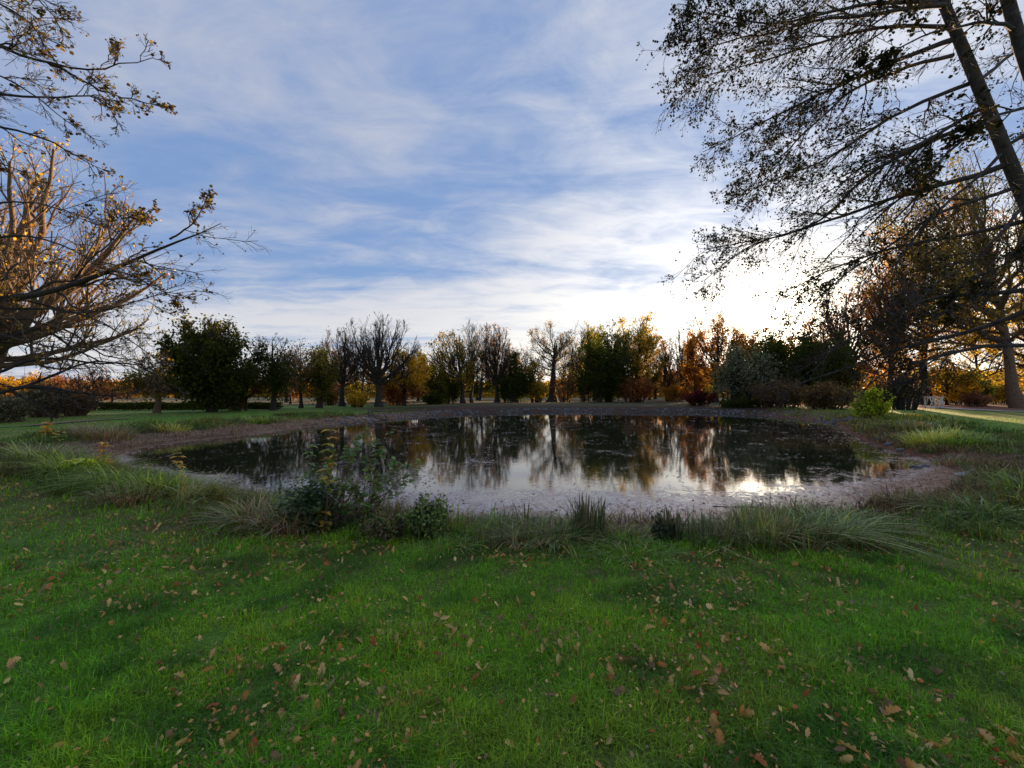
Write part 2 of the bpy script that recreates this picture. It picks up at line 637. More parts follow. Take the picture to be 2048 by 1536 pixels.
def ground_colour(x, y, s):
    n = fbm(x * 0.55, y * 0.55, 21, 4)
    n2 = fbm(x * 2.2, y * 2.2, 31, 3)
    g1 = np.array([0.120, 0.260, 0.014])
    g2 = np.array([0.19, 0.22, 0.035])
    mud = np.array([0.17, 0.08, 0.035])
    litter = np.array([0.20, 0.07, 0.032])
    straw = np.array([0.25, 0.155, 0.085])
    k = sstep(0.42, 0.66, n * 0.7 + n2 * 0.3)[..., None]
    c = g1 * (1 - k) + g2 * k
    # rough unmown rim of the pond
    rim = (sstep(3.6, 1.6, s + (n2 - .5) * 1.2))[..., None]
    rimc = mud * (1 - k) + np.array([0.13, 0.15, 0.035]) * k
    c = c * (1 - rim) + rimc * rim
    lowrim = sstep(1.3, 0.3, s + (n2 - .5) * 0.6)[..., None]
    c = c * (1 - lowrim) + litter * lowrim
    # pale trodden reed litter on the left shore
    lf = (sstep(-4, -9, x) * sstep(9, 13, y) * sstep(2.6, 1.2, s))[..., None]
    c = c * (1 - lf) + straw * lf
    # far bank is bare earth and leaves
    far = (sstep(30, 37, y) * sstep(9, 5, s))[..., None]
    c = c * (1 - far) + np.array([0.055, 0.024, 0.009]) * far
    # leaf-strewn ground beyond the right path
    rt = (sstep(33, 37, y - (x - 38) * -0.55) * sstep(26, 33, x))[..., None]
    c = c * (1 - rt) + np.array([0.30, 0.13, 0.09]) * rt
    mid = sstep(40, 46, y)[..., None] * (1 - 0.5 * rt)
    c = c * (1 - mid) + np.array([0.10, 0.085, 0.03]) * mid
    fr = sstep(62, 80, y)[..., None]
    c = c * (1 - fr) + np.array([0.22, 0.17, 0.06]) * fr
    return c


def build_ground():
    def axis(lo, hi, fine_lo, fine_hi, step, grow):
        a = list(np.arange(fine_lo, fine_hi, step))
        d, x = step, fine_hi
        while x < hi:
            a.append(x)
            d *= grow
            x += d
        a.append(hi)
        d, x = step, fine_lo - step
        b = []
        while x > lo:
            b.append(x)
            d *= grow
            x -= d
        b.append(lo)
        return np.array(b[::-1] + a)
    xs = axis(-1500, 1500, -13, 13, 0.16, 1.05)
    ys = axis(-40, 2200, 0.8, 8.5, 0.13, 1.035)
    X, Y = np.meshgrid(xs, ys)
    s = sdf(X, Y)
    Z = gz(X, Y, s)
    v = np.stack([X, Y, Z], -1).reshape(-1, 3)
    ny, nx = X.shape
    i = np.arange(ny * nx).reshape(ny, nx)
    q = np.stack([i[:-1, :-1], i[:-1, 1:], i[1:, 1:], i[1:, :-1]], -1).reshape(-1, 4)
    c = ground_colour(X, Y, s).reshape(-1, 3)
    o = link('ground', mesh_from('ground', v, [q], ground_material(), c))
    tag(o, 'grassy ground falling to a muddy pond bank', kind='structure')
    return o


def build_water():
    lo = shore.min(0) - 1.0
    hi = shore.max(0) + 1.0
    xs = np.linspace(lo[0], hi[0], 150)
    ys = np.linspace(lo[1], hi[1], 150)
    X, Y = np.meshgrid(xs, ys)
    s = -sdf(X, Y)
    # distance to the near and the right-hand shore, where the wind packs the leaves
    near = sstep(4.2, 1.0, (Y - (6.3 + np.where(X < 0, 0.022, 0.02) * X ** 2)) + (fbm(X * .5, Y * .5, 40, 3) - .5) * 2.2)
    right = sstep(3.6, 0.3, s) * sstep(2.0, 8.0, X) * sstep(17, 13, Y)
    left = sstep(4.5, 0.2, s) * sstep(-4, -8, X) * sstep(18, 14, Y) * 0.66
    film = 0.72 * near + 0.5 * sstep(1.3, 0.1, s + (fbm(X * 1.3, Y * 1.3, 47, 3) - .5))
    film = np.maximum(film, right * 0.56)
    film = np.maximum(film, left * 0.30)
    mid = 0.20 + 0.22 * fbm(X * 0.16, Y * 0.5, 44, 3)
    film = np.clip(np.maximum(film, mid * sstep(40, 26, Y)), 0, 1)
    v = np.stack([X, Y, np.full_like(X, WZ)], -1).reshape(-1, 3)
    ny, nx = X.shape
    i = np.arange(ny * nx).reshape(ny, nx)
    q = np.stack([i[:-1, :-1], i[:-1, 1:], i[1:, 1:], i[1:, :-1]], -1).reshape(-1, 4)
    c = np.repeat(film.reshape(-1, 1), 3, axis=1)
    o = link('pond_water', mesh_from('pond_water', v, [q], water_material(), c))
    tag(o, 'still dark pond mirroring the trees', kind='structure')


build_ground()
build_water()


def ribbon(name, pts, width, mat, label, lift=0.012, seg=60):
    c = resample([(p[0], p[1], 0) for p in pts], seg, 2)
    t = unit(np.gradient(c, axis=0))
    nrm = np.stack([-t[:, 1], t[:, 0], 0 * t[:, 0]], 1)
    K = 7
    rows = []
    for k in range(K):
        o = (k / (K - 1) - 0.5) * width
        rows.append(c + nrm * (o + 0.08 * np.sin(np.arange(seg)[:, None] * 1.7 + k)))
    v = np.stack(rows, 1)
    z = gz(v[..., 0], v[..., 1])
    v[..., 2] = z + lift + 0.015 * np.sin(np.linspace(0, math.pi, K))[None, :]
    i = np.arange(seg * K).reshape(seg, K)
    q = np.stack([i[:-1, :-1], i[:-1, 1:], i[1:, 1:], i[1:, :-1]], -1).reshape(-1, 4)
    o = link(name, mesh_from(name, v.reshape(-1, 3), [q], mat))
    tag(o, label, kind='structure')


ribbon('path', [(60, 21), (44, 25.5), (37, 30), (38.5, 34.5), (40.5, 38), (40, 42), (44, 50), (55, 58)], 1.7, M_PATH, 'pale gravel path curving behind the right-hand lawn', 0.05)
ribbon('path', [(-40, 14.5), (-28, 16.3), (-22.4, 17.6), (-22.8, 20.3), (-22, 23)], 0.5, M_TRACK, 'narrow trodden path crossing the left lawn', 0.05)


# ------------------------------------------------------------------ trees of the far and middle distance
PAL = {
    'dark_green': [(0.040, 0.065, 0.015), (0.060, 0.090, 0.018), (0.09, 0.10, 0.02)],
    'green': [(0.09, 0.13, 0.022), (0.14, 0.17, 0.03), (0.20, 0.20, 0.035)],
    'olive': [(0.17, 0.155, 0.03), (0.25, 0.20, 0.04), (0.11, 0.11, 0.025)],
    'olive_gold': [(0.36, 0.28, 0.04), (0.50, 0.34, 0.045), (0.20, 0.18, 0.035)],
    'gold': [(0.75, 0.50, 0.04), (0.68, 0.40, 0.03), (0.50, 0.35, 0.05)],
    'amber': [(0.54, 0.28, 0.045), (0.44, 0.21, 0.04), (0.28, 0.15, 0.035)],
    'rust': [(0.42, 0.19, 0.075), (0.33, 0.14, 0.06), (0.22, 0.11, 0.05)],
    'pinkish': [(0.30, 0.17, 0.11), (0.24, 0.14, 0.09)],
    'brown': [(0.20, 0.13, 0.065), (0.14, 0.095, 0.055), (0.26, 0.16, 0.07)],
    'pale': [(0.34, 0.27, 0.15), (0.26, 0.20, 0.11)],
    'silver': [(0.30, 0.31, 0.21), (0.18, 0.20, 0.13), (0.08, 0.09, 0.05)],
    'lime': [(0.34, 0.50, 0.04), (0.46, 0.56, 0.05), (0.52, 0.44, 0.05)],
    'crimson': [(0.14, 0.035, 0.03), (0.10, 0.03, 0.025)],
}


def crown_env(cx, cy, z0, z1, Rr, point=0.0):
    zc, hz = (z0 + z1) / 2, (z1 - z0) / 2
    def f(p):
        rz = (p[:, 2] - zc) / hz
        rr = Rr * (1 - point * np.clip(rz * 0.5 + 0.5, 0, 1))
        return ((p[:, 0] - cx) ** 2 + (p[:, 1] - cy) ** 2) / rr ** 2 + rz ** 2
    return f


D_NEAR = [False]


def grow_tree(rng, x, y, H, Rr, cb=0.28, n1=14, n2=9, n3=7, n4=0, tr=None, lean=(0, 0), up=0.35, point=0.0, multi=1, top=0.9, fan=0.5, twig=0.02, arch=0.0, low=0.0):
    """a skeleton: list of (paths, radii, sides) per level, plus the last level for the leaves"""
    z0 = gz1(x, y) - 0.15
    tr = tr or H * 0.022
    env = crown_env(x + lean[0], y + lean[1], z0 + H * cb * 0.75, z0 + H * 1.03, Rr * 1.05, point)
    levels = []
    S0 = 12
    s = np.linspace(0, 1, S0)
    tp, trad = [], []
    for m in range(multi):
        az = rng.uniform(0, 2 * math.pi)
        sp = (0.0 if multi == 1 else Rr * 0.35)
        wob = np.cumsum(rng.normal(size=(S0, 2)) * H * 0.006, axis=0)
        px_ = x + (lean[0] + sp * math.cos(az)) * s + wob[:, 0] + (0 if multi == 1 else 0.3 * math.cos(az))
        py_ = y + (lean[1] + sp * math.sin(az)) * s + wob[:, 1] + (0 if multi == 1 else 0.3 * math.sin(az))
        tp.append(np.stack([px_, py_, z0 + s * H * top * (1 if m == 0 else rng.uniform(.8, 1))], 1))
        rr = tr / (multi ** 0.5) * (1 - 0.86 * s ** 0.85)
        rr[0] *= 1.55
        rr[1] *= 1.08
        trad.append(rr)
    tp, trad = np.array(tp), np.array(trad)
    levels.append((tp, trad, 9))
    # limbs reaching for the crown's shell
    N = n1
    k = np.arange(N)
    az = k * 2.399 + rng.uniform(0, 6) + rng.normal(size=N) * 0.25
    hz = (k + 0.5) / N
    tip_h = cb + (1 - cb) * (0.10 + 0.86 * hz)
    rz = (tip_h - (cb * 0.75 + 1.03) / 2) / ((1.03 - cb * 0.75) / 2)
    rad = Rr * np.sqrt(np.clip(1 - rz ** 2, 0.02, 1)) * (1 - point * np.clip(rz * .5 + .5, 0, 1)) * rng.uniform(0.75, 0.98, N)
    tip = np.stack([x + lean[0] + np.cos(az) * rad, y + lean[1] + np.sin(az) * rad, z0 + tip_h * H], 1)
    at_h = np.clip(cb * 0.85 + (tip_h - cb) * (1 - fan) * 0.9, cb * 0.7, top * 0.93)
    at_h = np.minimum(at_h, tip_h - 0.02 + low)
    which = rng.integers(0, multi, N)
    ft = np.clip(at_h / top, 0, 0.97) * (S0 - 1)
    i0 = ft.astype(int)
    fr = (ft - i0)[:, None]
    p0 = tp[which, i0] * (1 - fr) + tp[which, i0 + 1] * fr
    r0 = trad[which, i0] * (1 - fr[:, 0]) + trad[which, i0 + 1] * fr[:, 0]
    ctrl = p0 + (tip - p0) * np.array([0.62, 0.62, 0.30])
    ctrl[:, 2] += arch * H
    S1 = 9
    t = np.linspace(0, 1, S1)[None, :, None]
    path = p0[:, None] * (1 - t) ** 2 + 2 * ctrl[:, None] * t * (1 - t) + tip[:, None] * t ** 2
    wn = rng.normal(size=(N, S1, 3)) * 0.018 * H * 0.5
    wn[:, 0] = 0
    path = path + np.cumsum(wn, axis=1) * 0.7
    L = np.linalg.norm(tip - p0, axis=1)
    r1 = np.minimum(r0 * 0.72, (0.026 if D_NEAR[0] else 0.02) * L + 0.02)[:, None] * (1 - 0.8 * np.linspace(0, 1, S1)[None, :])
    levels.append((path, r1, 6))
    # leader continues as twigs too
    P2, R2 = children(rng, path, r1, n2, 5 if D_NEAR[0] else 4, 0.18, 1.0, 0.75, (0.28, 0.55), up, 0.12, 0.6, env)
    PT, RT = children(rng, tp[:, 6:], trad[:, 6:], max(3, n2), 5 if D_NEAR[0] else 4, 0.1, 1.0, 0.8, (0.25, 0.5), up, 0.1, 0.45, env)
    P2, R2 = np.concatenate([P2, PT]), np.concatenate([R2, RT])
    R2 = np.maximum(R2, twig * 0.9)
    levels.append((P2, R2, 4 if D_NEAR[0] else 3))
    P3, R3 = children(rng, P2, R2, n3, 3 if n4 else 2, 0.15, 1.0, 0.8, (0.35, 0.6), up, 0.1, 0.6, env)
    R3 = np.maximum(R3, twig * 0.7)
    levels.append((P3, R3, 3))
    last = P3
    if n4:
        P4, R4 = children(rng, P3, R3, n4, 2, 0.2, 1.0, 0.8, (0.4, 0.7), up, 0.05, 0.6, env)
        R4 = np.maximum(R4, twig * 0.55)
        levels.append((P4, R4, 3))
        last = P4
    return levels, last, z0, env


def make_tree(seed, label, px, D, top_y, hw, pal=None, leaves=0, lsize=0.2, bark=None, name='tree', cat='tree', group=None, jit=0.25, core=None, ncore=0,
              lean_px=0, pal2=None, split=0.5, clump=True, base_px=None, **kw):
    """D metres away; crown top at photo row top_y, half width hw photo pixels"""
    rng = np.random.default_rng(seed)
    x = ((base_px if base_px is not None else px) - 1024) / FPX * D
    lx = (px - 1024) / FPX * D - x
    g = gz1(x, D)
    H = CAM_H + (HOR - top_y) / FPX * D - g
    Rr = hw / FPX * D
    if D > 30:
        lsize *= 0.78
        Rr *= 1.12
        if leaves > 2500:
            kw['n3'] = max(4, kw['n3'] - 2)
    D_NEAR[0] = D < 25
    levels, last, z0, env = grow_tree(rng, x, D, H, Rr, lean=(lx, 0), **kw)
    root = empty(name, (x, D, g), label, cat, group)
    bm = bark or M_BARK
    b = Buf()
    for pths, rads, sides in levels[:2]:
        v, q = tubes(pths, rads, sides)
        b.add(v, [q])
    b.obj('trunk', bm, root)
    b = Buf()
    for pths, rads, sides in levels[2:]:
        v, q = tubes(pths, rads, sides)
        b.add(v, [q])
    b.obj('twigs', bm, root, kind='stuff')
    if leaves or ncore:
        b = Buf()
        if leaves:
            n = int(leaves)
            pi = rng.integers(0, len(last), n)
            ti = rng.random(n) * (last.shape[1] - 1.001)
            i0 = ti.astype(int)
            fr = (ti - i0)[:, None]
            c = last[pi, i0] * (1 - fr) + last[pi, i0 + 1] * fr
            c = c + rng.normal(size=(n, 3)) * jit
            if clump:
                dens = fbm(c[:, 0] * 0.8 + seed, c[:, 2] * 0.8 + c[:, 1] * 0.35, seed, 2)
                c = c[dens > rng.uniform(0.28, 0.55, n)]
            n = len(c)
            cols = pick_cols(rng, PAL[pal or 'olive'], n)
            if pal2:
                u = (c[:, 2] - z0) / H + rng.normal(size=n) * 0.08
                cols2 = pick_cols(rng, PAL[pal2], n)
                cols = np.where((u > split)[:, None], cols2, cols)
            leaf_buf(b, rng, c, lsize * rng.uniform(0.7, 1.3, n), cols, 1.3)
        if ncore:
            # dense ivy or lower foliage hugging trunk and limbs
            pth = np.concatenate([levels[0][0].reshape(-1, 3)[int(12 * 0.15):int(12 * 0.85)], levels[1][0][:, :5].reshape(-1, 3)])
            pth = pth[pth[:, 2] < z0 + H * 0.75]
            c = pth[rng.integers(0, len(pth), ncore)] + rng.normal(size=(ncore, 3)) * (Rr * 0.20 + 0.15)
            c[:, 2] += rng.uniform(-0.5, 0.3, ncore) * H * 0.10
            c = c[c[:, 2] > g + 0.2]
            leaf_buf(b, rng, c, lsize * rng.uniform(0.8, 1.4, len(c)), pick_cols(rng, PAL[core], len(c)), 1.3)
        b.obj('foliage', M_LEAF, root, kind='stuff')
    return root


def make_shrub(seed, label, px, base_y, D, top_y, hw, pal, n=1500, lsize=0.14, stems=16, name='shrub', cat='shrub', group=None, depth=None, sparse=0.3, mat=None, dome=0.6, bark=None, hexa=False, twig=0.012, gnd=None):
    rng = np.random.default_rng(seed)
    x = (px - 1024) / FPX * D
    g = gz1(x, D) if gnd is None else gnd
    H = max(0.25, CAM_H + (HOR - top_y) / FPX * D - g)
    Rr = hw / FPX * D
    Ry = depth or Rr
    root = empty(name, (x, D, g), label, cat, group)
    az = rng.uniform(0, 2 * math.pi, stems)
    rr = np.sqrt(rng.random(stems))
    tip = np.stack([x + np.cos(az) * rr * Rr * 0.9, D + np.sin(az) * rr * Ry * 0.9, g + H * (0.95 * np.sqrt(np.clip(1 - dome * rr ** 2, 0.05, 1))) * rng.uniform(0.75, 1.0, stems)], 1)
    p0 = np.stack([x + np.cos(az) * rr * Rr * 0.45, D + np.sin(az) * rr * Ry * 0.45, np.full(stems, g - 0.05)], 1)
    if Rr > 2.5 * H or Rr > 3:
        p0[:, :2] = tip[:, :2] + (p0[:, :2] - tip[:, :2]) * 0.3
    t = np.linspace(0, 1, 7)[None, :, None]
    ctrl = p0 + (tip - p0) * np.array([.3, .3, .6])
    path = p0[:, None] * (1 - t) ** 2 + 2 * ctrl[:, None] * t * (1 - t) + tip[:, None] * t ** 2
    rad = np.full((stems, 7), 1.0) * (0.012 * H + 0.006) * (1 - 0.7 * np.linspace(0, 1, 7)[None])
    P2, R2 = children(rng, path, rad, 7, 3, 0.1, 1, 0.8, (0.25, 0.5), 0.25, 0.1, 0.6)
    P3, R3 = children(rng, P2, np.maximum(R2, twig * .6), 4, 2, 0.1, 1, 0.8, (0.35, 0.6), 0.2, 0.1, 0.6)
    b = Buf()
    for pths, rads, sd_ in ((path, np.maximum(rad, twig), 5), (P2, np.maximum(R2, twig * 0.7), 3), (P3, np.maximum(R3, twig * 0.5), 3))[:2 if (D > 30 and n > 2000) else 3]:
        v, q = tubes(pths, rads, sd_)
        b.add(v, [q])
    b.obj('stems', bark or M_BARK, root, kind='stuff')
    if n:
        allp = np.concatenate([P2.reshape(-1, 3), P3.reshape(-1, 3)])
        c = allp[rng.integers(0, len(allp), n)] + rng.normal(size=(n, 3)) * (0.05 * Rr + lsize * 0.5)
        dens = fbm(c[:, 0] * 1.6 / max(Rr, .5) * 2 + seed, c[:, 2] * 2.2, seed, 2)
        c = c[dens > sparse * rng.uniform(0.8, 1.4, n)]
        c[:, 2] = np.maximum(c[:, 2], g + 0.03)
        b = Buf()
        leaf_buf(b, rng, c, lsize * rng.uniform(0.6, 1.3, len(c)), pick_cols(rng, PAL[pal] if isinstance(pal, str) else pal, len(c)), 1.4, hexa=hexa)
        b.obj('foliage', mat or M_LEAF, root, kind='stuff')
    return root


T = make_tree
# --- left meadow
T(101, 'short pollarded tree with an olive bushy head left of the broad dark green tree', 315, 28, 742, 50, 'olive', 5200, 0.13, cb=0.45, n1=14, n2=9, n3=7, tr=0.24, up=0.2, jit=0.3, twig=0.018, bark=M_BARK_BROWN)
T(102, 'tall bare slender tree rising behind the pollarded tree', 318, 34, 655, 48, 'olive', 500, 0.14, cb=0.35, n1=10, n2=6, n3=5, tr=0.153, up=0.5, fan=0.7, n4=3, twig=0.0122)
T(103, 'broad dark green tree with a rounded crown reaching down to the grass', 426, 29, 632, 86, 'dark_green', 17000, 0.15, cb=0.10, n1=26, n2=12, n3=8, tr=0.3, pal2='olive', split=0.80, core='dark_green', ncore=7000, jit=0.22, fan=0.35)
T(104, 'small rusty orange tree with a feathery crown beside the broad dark green tree', 492, 31, 722, 34, 'rust', 6500, 0.12, cb=0.25, n1=16, n2=9, n3=6, tr=0.10, point=0.25, jit=0.18)
T(105, 'dark ivy-clad tree with a bare twiggy top', 545, 32, 664, 46, 'olive', 500, 0.14, cb=0.30, n1=14, n2=7, n3=6, tr=0.238, core='dark_green', ncore=3800, n4=3, twig=0.0111)
T(106, 'bare-topped tree with rusty brown lower leaves, right of the ivy-clad tree', 602, 36, 683, 38, 'rust', 2600, 0.15, cb=0.25, n1=14, n2=7, n3=5, tr=0.170, pal2='pinkish', split=0.62, n4=3, twig=0.0111)
T(107, 'slim tree with a yellow-tinged tip and dark ivied trunk', 640, 36, 690, 36, 'olive', 4200, 0.14, cb=0.22, n1=16, n2=9, n3=6, tr=0.26, pal2='olive_gold', split=0.72, core='dark_green', ncore=1500, point=0.2)
T(108, 'bare tree with a narrow fan of ascending boughs', 684, 40, 654, 47, 'brown', 400, 0.14, cb=0.28, n1=16, n2=8, n3=6, tr=0.289, up=0.55, fan=0.8, n4=3, twig=0.0133)
T(109, 'tallest bare tree of the far bank with a wide round crown of fine twigs', 757, 39, 626, 72, 'brown', 500, 0.14, cb=0.26, n1=20, n2=10, n3=7, tr=0.340, up=0.5, fan=0.8, n4=3, twig=0.0133)
T(110, 'bright golden yellow tree glowing behind the tallest bare tree', 808, 43, 694, 44, 'rust', 14000, 0.22, cb=0.15, n1=18, n2=10, n3=7, tr=0.22, pal2='gold', split=0.36, jit=0.3)
T(111, 'small olive green tree right of the golden yellow tree', 862, 48, 733, 28, 'olive', 6000, 0.2, cb=0.10, n1=14, n2=8, n3=6, tr=0.16, core='dark_green', ncore=1500)
T(112, 'leaning tree with thin yellow-green leaves on its outer twigs', 908, 51, 660, 50, 'olive_gold', 4600, 0.20, cb=0.25, n1=18, n2=11, n3=8, tr=0.34, base_px=926, fan=0.75, up=0.45, twig=0.028)
T(113, 'tall thin bare tree rising behind the leaning yellow-green one', 943, 53, 638, 30, 'pale', 300, 0.18, cb=0.3, n1=14, n2=7, n3=6, tr=0.204, up=0.6, fan=0.8, n4=3, twig=0.0122)
T(114, 'bare upright tree with a dense brush of pale twigs', 988, 55, 640, 42, 'pinkish', 1600, 0.18, base_px=994, point=0.25, cb=0.22, n1=20, n2=9, n3=7, tr=0.340, up=0.55, fan=0.8, n4=3, twig=0.0156, bark=M_BARK)
T(115, 'dark ivied low tree between the pale brush-like tree and the old gnarled one', 1034, 55, 702, 32, 'dark_green', 7000, 0.2, cb=0.12, n1=16, n2=9, n3=6, tr=0.26, core='dark_green', ncore=3500)
T(116, 'small orange-brown tree in front of the old gnarled tree', 1066, 57, 704, 24, 'amber', 3600, 0.2, cb=0.15, n1=12, n2=8, n3=6, tr=0.14, pal2='olive_gold', split=0.6)
T(117, 'old gnarled tree with thick broken limbs and a haze of pale twigs', 1103, 58, 644, 50, 'pale', 4200, 0.17, cb=0.33, n1=15, n2=9, n3=8, tr=0.663, top=0.72, up=0.3, fan=0.35, n4=3, twig=0.0144)
T(118, 'pale thin-crowned tree standing between the old gnarled tree and the big green one', 1165, 61, 643, 34, 'olive_gold', 2600, 0.19, cb=0.25, n1=16, n2=10, n3=9, tr=0.22, up=0.5, fan=0.7, multi=2, twig=0.024)
T(119, 'big dense green tree with a rounded head reflected in mid pond', 1217, 57, 648, 52, 'dark_green', 16000, 0.25, cb=0.12, n1=22, n2=12, n3=8, tr=0.36, core='dark_green', ncore=6500, pal2='green', split=0.6, jit=0.35)
T(120, 'tall golden brown tree shouldering the big green one', 1275, 59, 628, 46, 'olive', 14000, 0.24, cb=0.15, n1=20, n2=12, n3=8, tr=0.38, pal2='olive_gold', split=0.45, jit=0.3)
T(121, 'narrow brown tree of several stems in the gap by the sunset', 1336, 62, 668, 26, 'brown', 2800, 0.19, cb=0.15, n1=16, n2=10, n3=7, tr=0.34, multi=4, point=0.45, up=0.6, twig=0.024)
T(122, 'thin leafless poplar like a feather against the glow', 1361, 66, 645, 13, 'pale', 500, 0.16, cb=0.2, n1=16, n2=8, n3=6, tr=0.17, up=0.9, fan=0.6, point=0.3, twig=0.018)
T(123, 'tall amber tree to the right of the leafless poplar', 1390, 60, 655, 26, 'amber', 7500, 0.22, cb=0.1, n1=18, n2=9, n3=7, tr=0.24, point=0.35)
T(124, 'broad amber-topped tree behind the silver-leaved bush', 1432, 56, 628, 50, 'amber', 9500, 0.22, cb=0.18, n1=18, n2=11, n3=8, tr=0.34, pal2='amber', split=0.5, twig=0.026)
T(125, 'copper-leaved tree behind the dark thicket where the sky is brightest', 1510, 56, 652, 46, 'amber', 8500, 0.22, cb=0.2, n1=16, n2=10, n3=7, tr=0.3, twig=0.026)
T(126, 'dark green broad tree on the left of the pair at the pond corner', 1560, 43, 668, 56, 'dark_green', 17000, 0.20, cb=0.06, n1=20, n2=11, n3=7, tr=0.26, core='dark_green', ncore=7000, jit=0.35)
T(127, 'dark green broad tree nearest the pond corner', 1650, 41, 664, 58, 'dark_green', 17000, 0.20, cb=0.06, n1=20, n2=11, n3=7, tr=0.26, core='brown', ncore=6000, jit=0.35)
T(128, 'rusty leaved tree rising behind the dark pair at the pond corner', 1606, 52, 640, 42, 'rust', 5200, 0.2, cb=0.2, n1=16, n2=10, n3=8, tr=0.28, twig=0.026)
T(129, 'tall thin-leaved reddish tree seen through the hanging alder twigs', 1700, 44, 566, 52, 'rust', 6500, 0.18, cb=0.25, n1=18, n2=11, n3=9, tr=0.30, fan=0.7, twig=0.026)
T(130, 'orange-leaved tree behind the lime green bush', 1775, 41, 520, 62, 'amber', 8500, 0.17, cb=0.18, n1=20, n2=12, n3=8, tr=0.32, pal2='rust', split=0.55)
T(131, 'great olive-gold tree leaning by the leaf-strewn path', 1955, 37, 300, 165, 'olive_gold', 30000, 0.19, cb=0.24, n1=28, n2=14, n3=8, tr=0.46, base_px=2034, pal2='olive', split=0.50, jit=0.4, bark=M_BARK_BROWN)
T(132, 'tall brown-leaved tree filling the sky above the rustic rail', 1850, 44, 400, 105, 'olive_gold', 17000, 0.20, cb=0.2, n1=24, n2=13, n3=8, tr=0.42, pal2='amber', split=0.6, jit=0.35)
T(133, 'yellow-leaved tree at the right edge beyond the path', 2110, 40, 470, 110, 'gold', 9000, 0.2, cb=0.10, n1=20, n2=12, n3=8, tr=0.36, pal2='olive_gold', split=0.35)
T(134, 'small yellow and orange tree just behind the rustic rail', 1893, 43, 715, 42, 'gold', 7000, 0.16, cb=0.08, n1=16, n2=9, n3=7, tr=0.14, pal2='olive', split=0.5)
# big sunlit tree at the far left
T(135, 'large bare tree at the left edge, its bark lit orange by the low sun', 60, 21, 286, 215, 'gold', 3200, 0.11, cb=0.20, n1=20, n2=8, n3=6, n4=4, tr=0.66, base_px=-60, up=0.5, fan=0.7, twig=0.009, bark=M_BARK_BROWN)
T(136, 'small bare tree among the grey scrub on the left', 185, 33, 735, 40, 'rust', 700, 0.13, cb=0.25, n1=12, n2=8, n3=7, tr=0.14, twig=0.018)
T(137, 'thin crooked tree in front of the low hedge', 222, 36, 748, 34, 'rust', 500, 0.13, cb=0.3, n1=10, n2=8, n3=6, tr=0.12, base_px=228, twig=0.018)
# darker fill further behind
fill = [
    ('dense brown tree in the second row behind the narrow bare fan', 660, 62, 722, 46, 'brown', 'rust'), ('russet tree in the second row behind the rusty orange one', 575, 58, 735, 44, 'rust', 'amber'),
    ('olive tree in the second row behind the tallest bare tree', 735, 66, 728, 42, 'olive', 'olive'), ('rust-brown low tree under the golden yellow one', 790, 52, 748, 36, 'rust', 'rust'),
    ('dark tree in the second row left of the leaning yellow-green one', 885, 66, 748, 36, 'dark_green', 'olive'), ('shadowy green tree in the second row behind the thin bare tree', 955, 70, 730, 44, 'dark_green', 'dark_green'),
    ('green-brown tree in the second row left of the old gnarled tree', 1010, 74, 735, 42, 'olive', 'dark_green'), ('amber tree in the second row right of the old gnarled tree', 1140, 74, 722, 44, 'amber', 'olive'),
    ('brown tree in the second row between the golden brown and the several-stemmed ones', 1310, 78, 722, 40, 'brown', 'amber'), ('dark tree in the second row behind the leafless poplar', 1375, 78, 728, 40, 'brown', 'rust'),
    ('deep green tree in the second row behind the silver-leaved bush', 1470, 66, 690, 52, 'dark_green', 'olive'), ('brown tree in the second row behind the red-stemmed thicket', 1800, 60, 640, 70, 'brown', 'rust'),
    ('yellow-brown tree in the second row right of the rustic rail', 1960, 60, 600, 85, 'olive_gold', 'amber'), ('dark leafy tree closing the view at the right edge', 2060, 66, 560, 90, 'olive', 'olive_gold'),
    ('orange tree far across the left meadow', 120, 70, 752, 40, 'amber', 'rust'), ('golden brown tree far across the left meadow near the edge', 20, 74, 745, 46, 'amber', 'gold'),
    ('reddish tree far across the meadow behind the low hedge', 255, 74, 760, 36, 'rust', 'amber'),
]
for k, (lab, px, D, ty, hw, p1, p2) in enumerate(fill):
    T(300 + k, lab, px, D, ty, hw, p1, 6500, 0.21, cb=0.16, n1=16, n2=8, n3=6, tr=0.26, pal2=p2, split=0.55, twig=0.03, jit=0.4)

extra = [
    ('thin-twigged grey tree between the ivy-clad tree and the rusty-bottomed one', 577, 50, 694, 34, 'brown', 400), ('faint bare tree rising between the yellow-tipped tree and the narrow fan', 664, 54, 676, 34, 'rust', 700),
    ('slender brown tree half hidden left of the tallest bare tree', 716, 56, 668, 36, 'brown', 600), ('thin olive tree between the small olive tree and the leaning one', 884, 60, 702, 26, 'olive_gold', 1700),
    ('delicate bare tree squeezed between the thin bare tree and the pale brush', 962, 66, 662, 28, 'pale', 500), ('airy brownish tree right behind the dark ivied low tree', 1020, 66, 678, 34, 'pinkish', 1500),
    ('loose yellowish tree just right of the old gnarled tree', 1137, 68, 664, 30, 'olive_gold', 2600), ('pale feathery tree on the left shoulder of the big green one', 1190, 68, 646, 30, 'olive_gold', 2400),
    ('thin golden tree right behind the tall golden brown one', 1302, 70, 662, 30, 'amber', 3200), ('spindly brown tree just left of the tall amber tree', 1374, 70, 676, 22, 'brown', 1400),
    ('airy copper tree between the broad amber-topped and the copper-leaved ones', 1470, 62, 646, 38, 'amber', 4200), ('loose brown tree in the brightest part of the sky', 1552, 62, 655, 36, 'rust', 3600),
    ('thin russet tree over the dark green pair', 1650, 54, 622, 40, 'rust', 3200), ('bare spreading tree behind the golden yellow one', 832, 62, 694, 30, 'brown', 400),
]
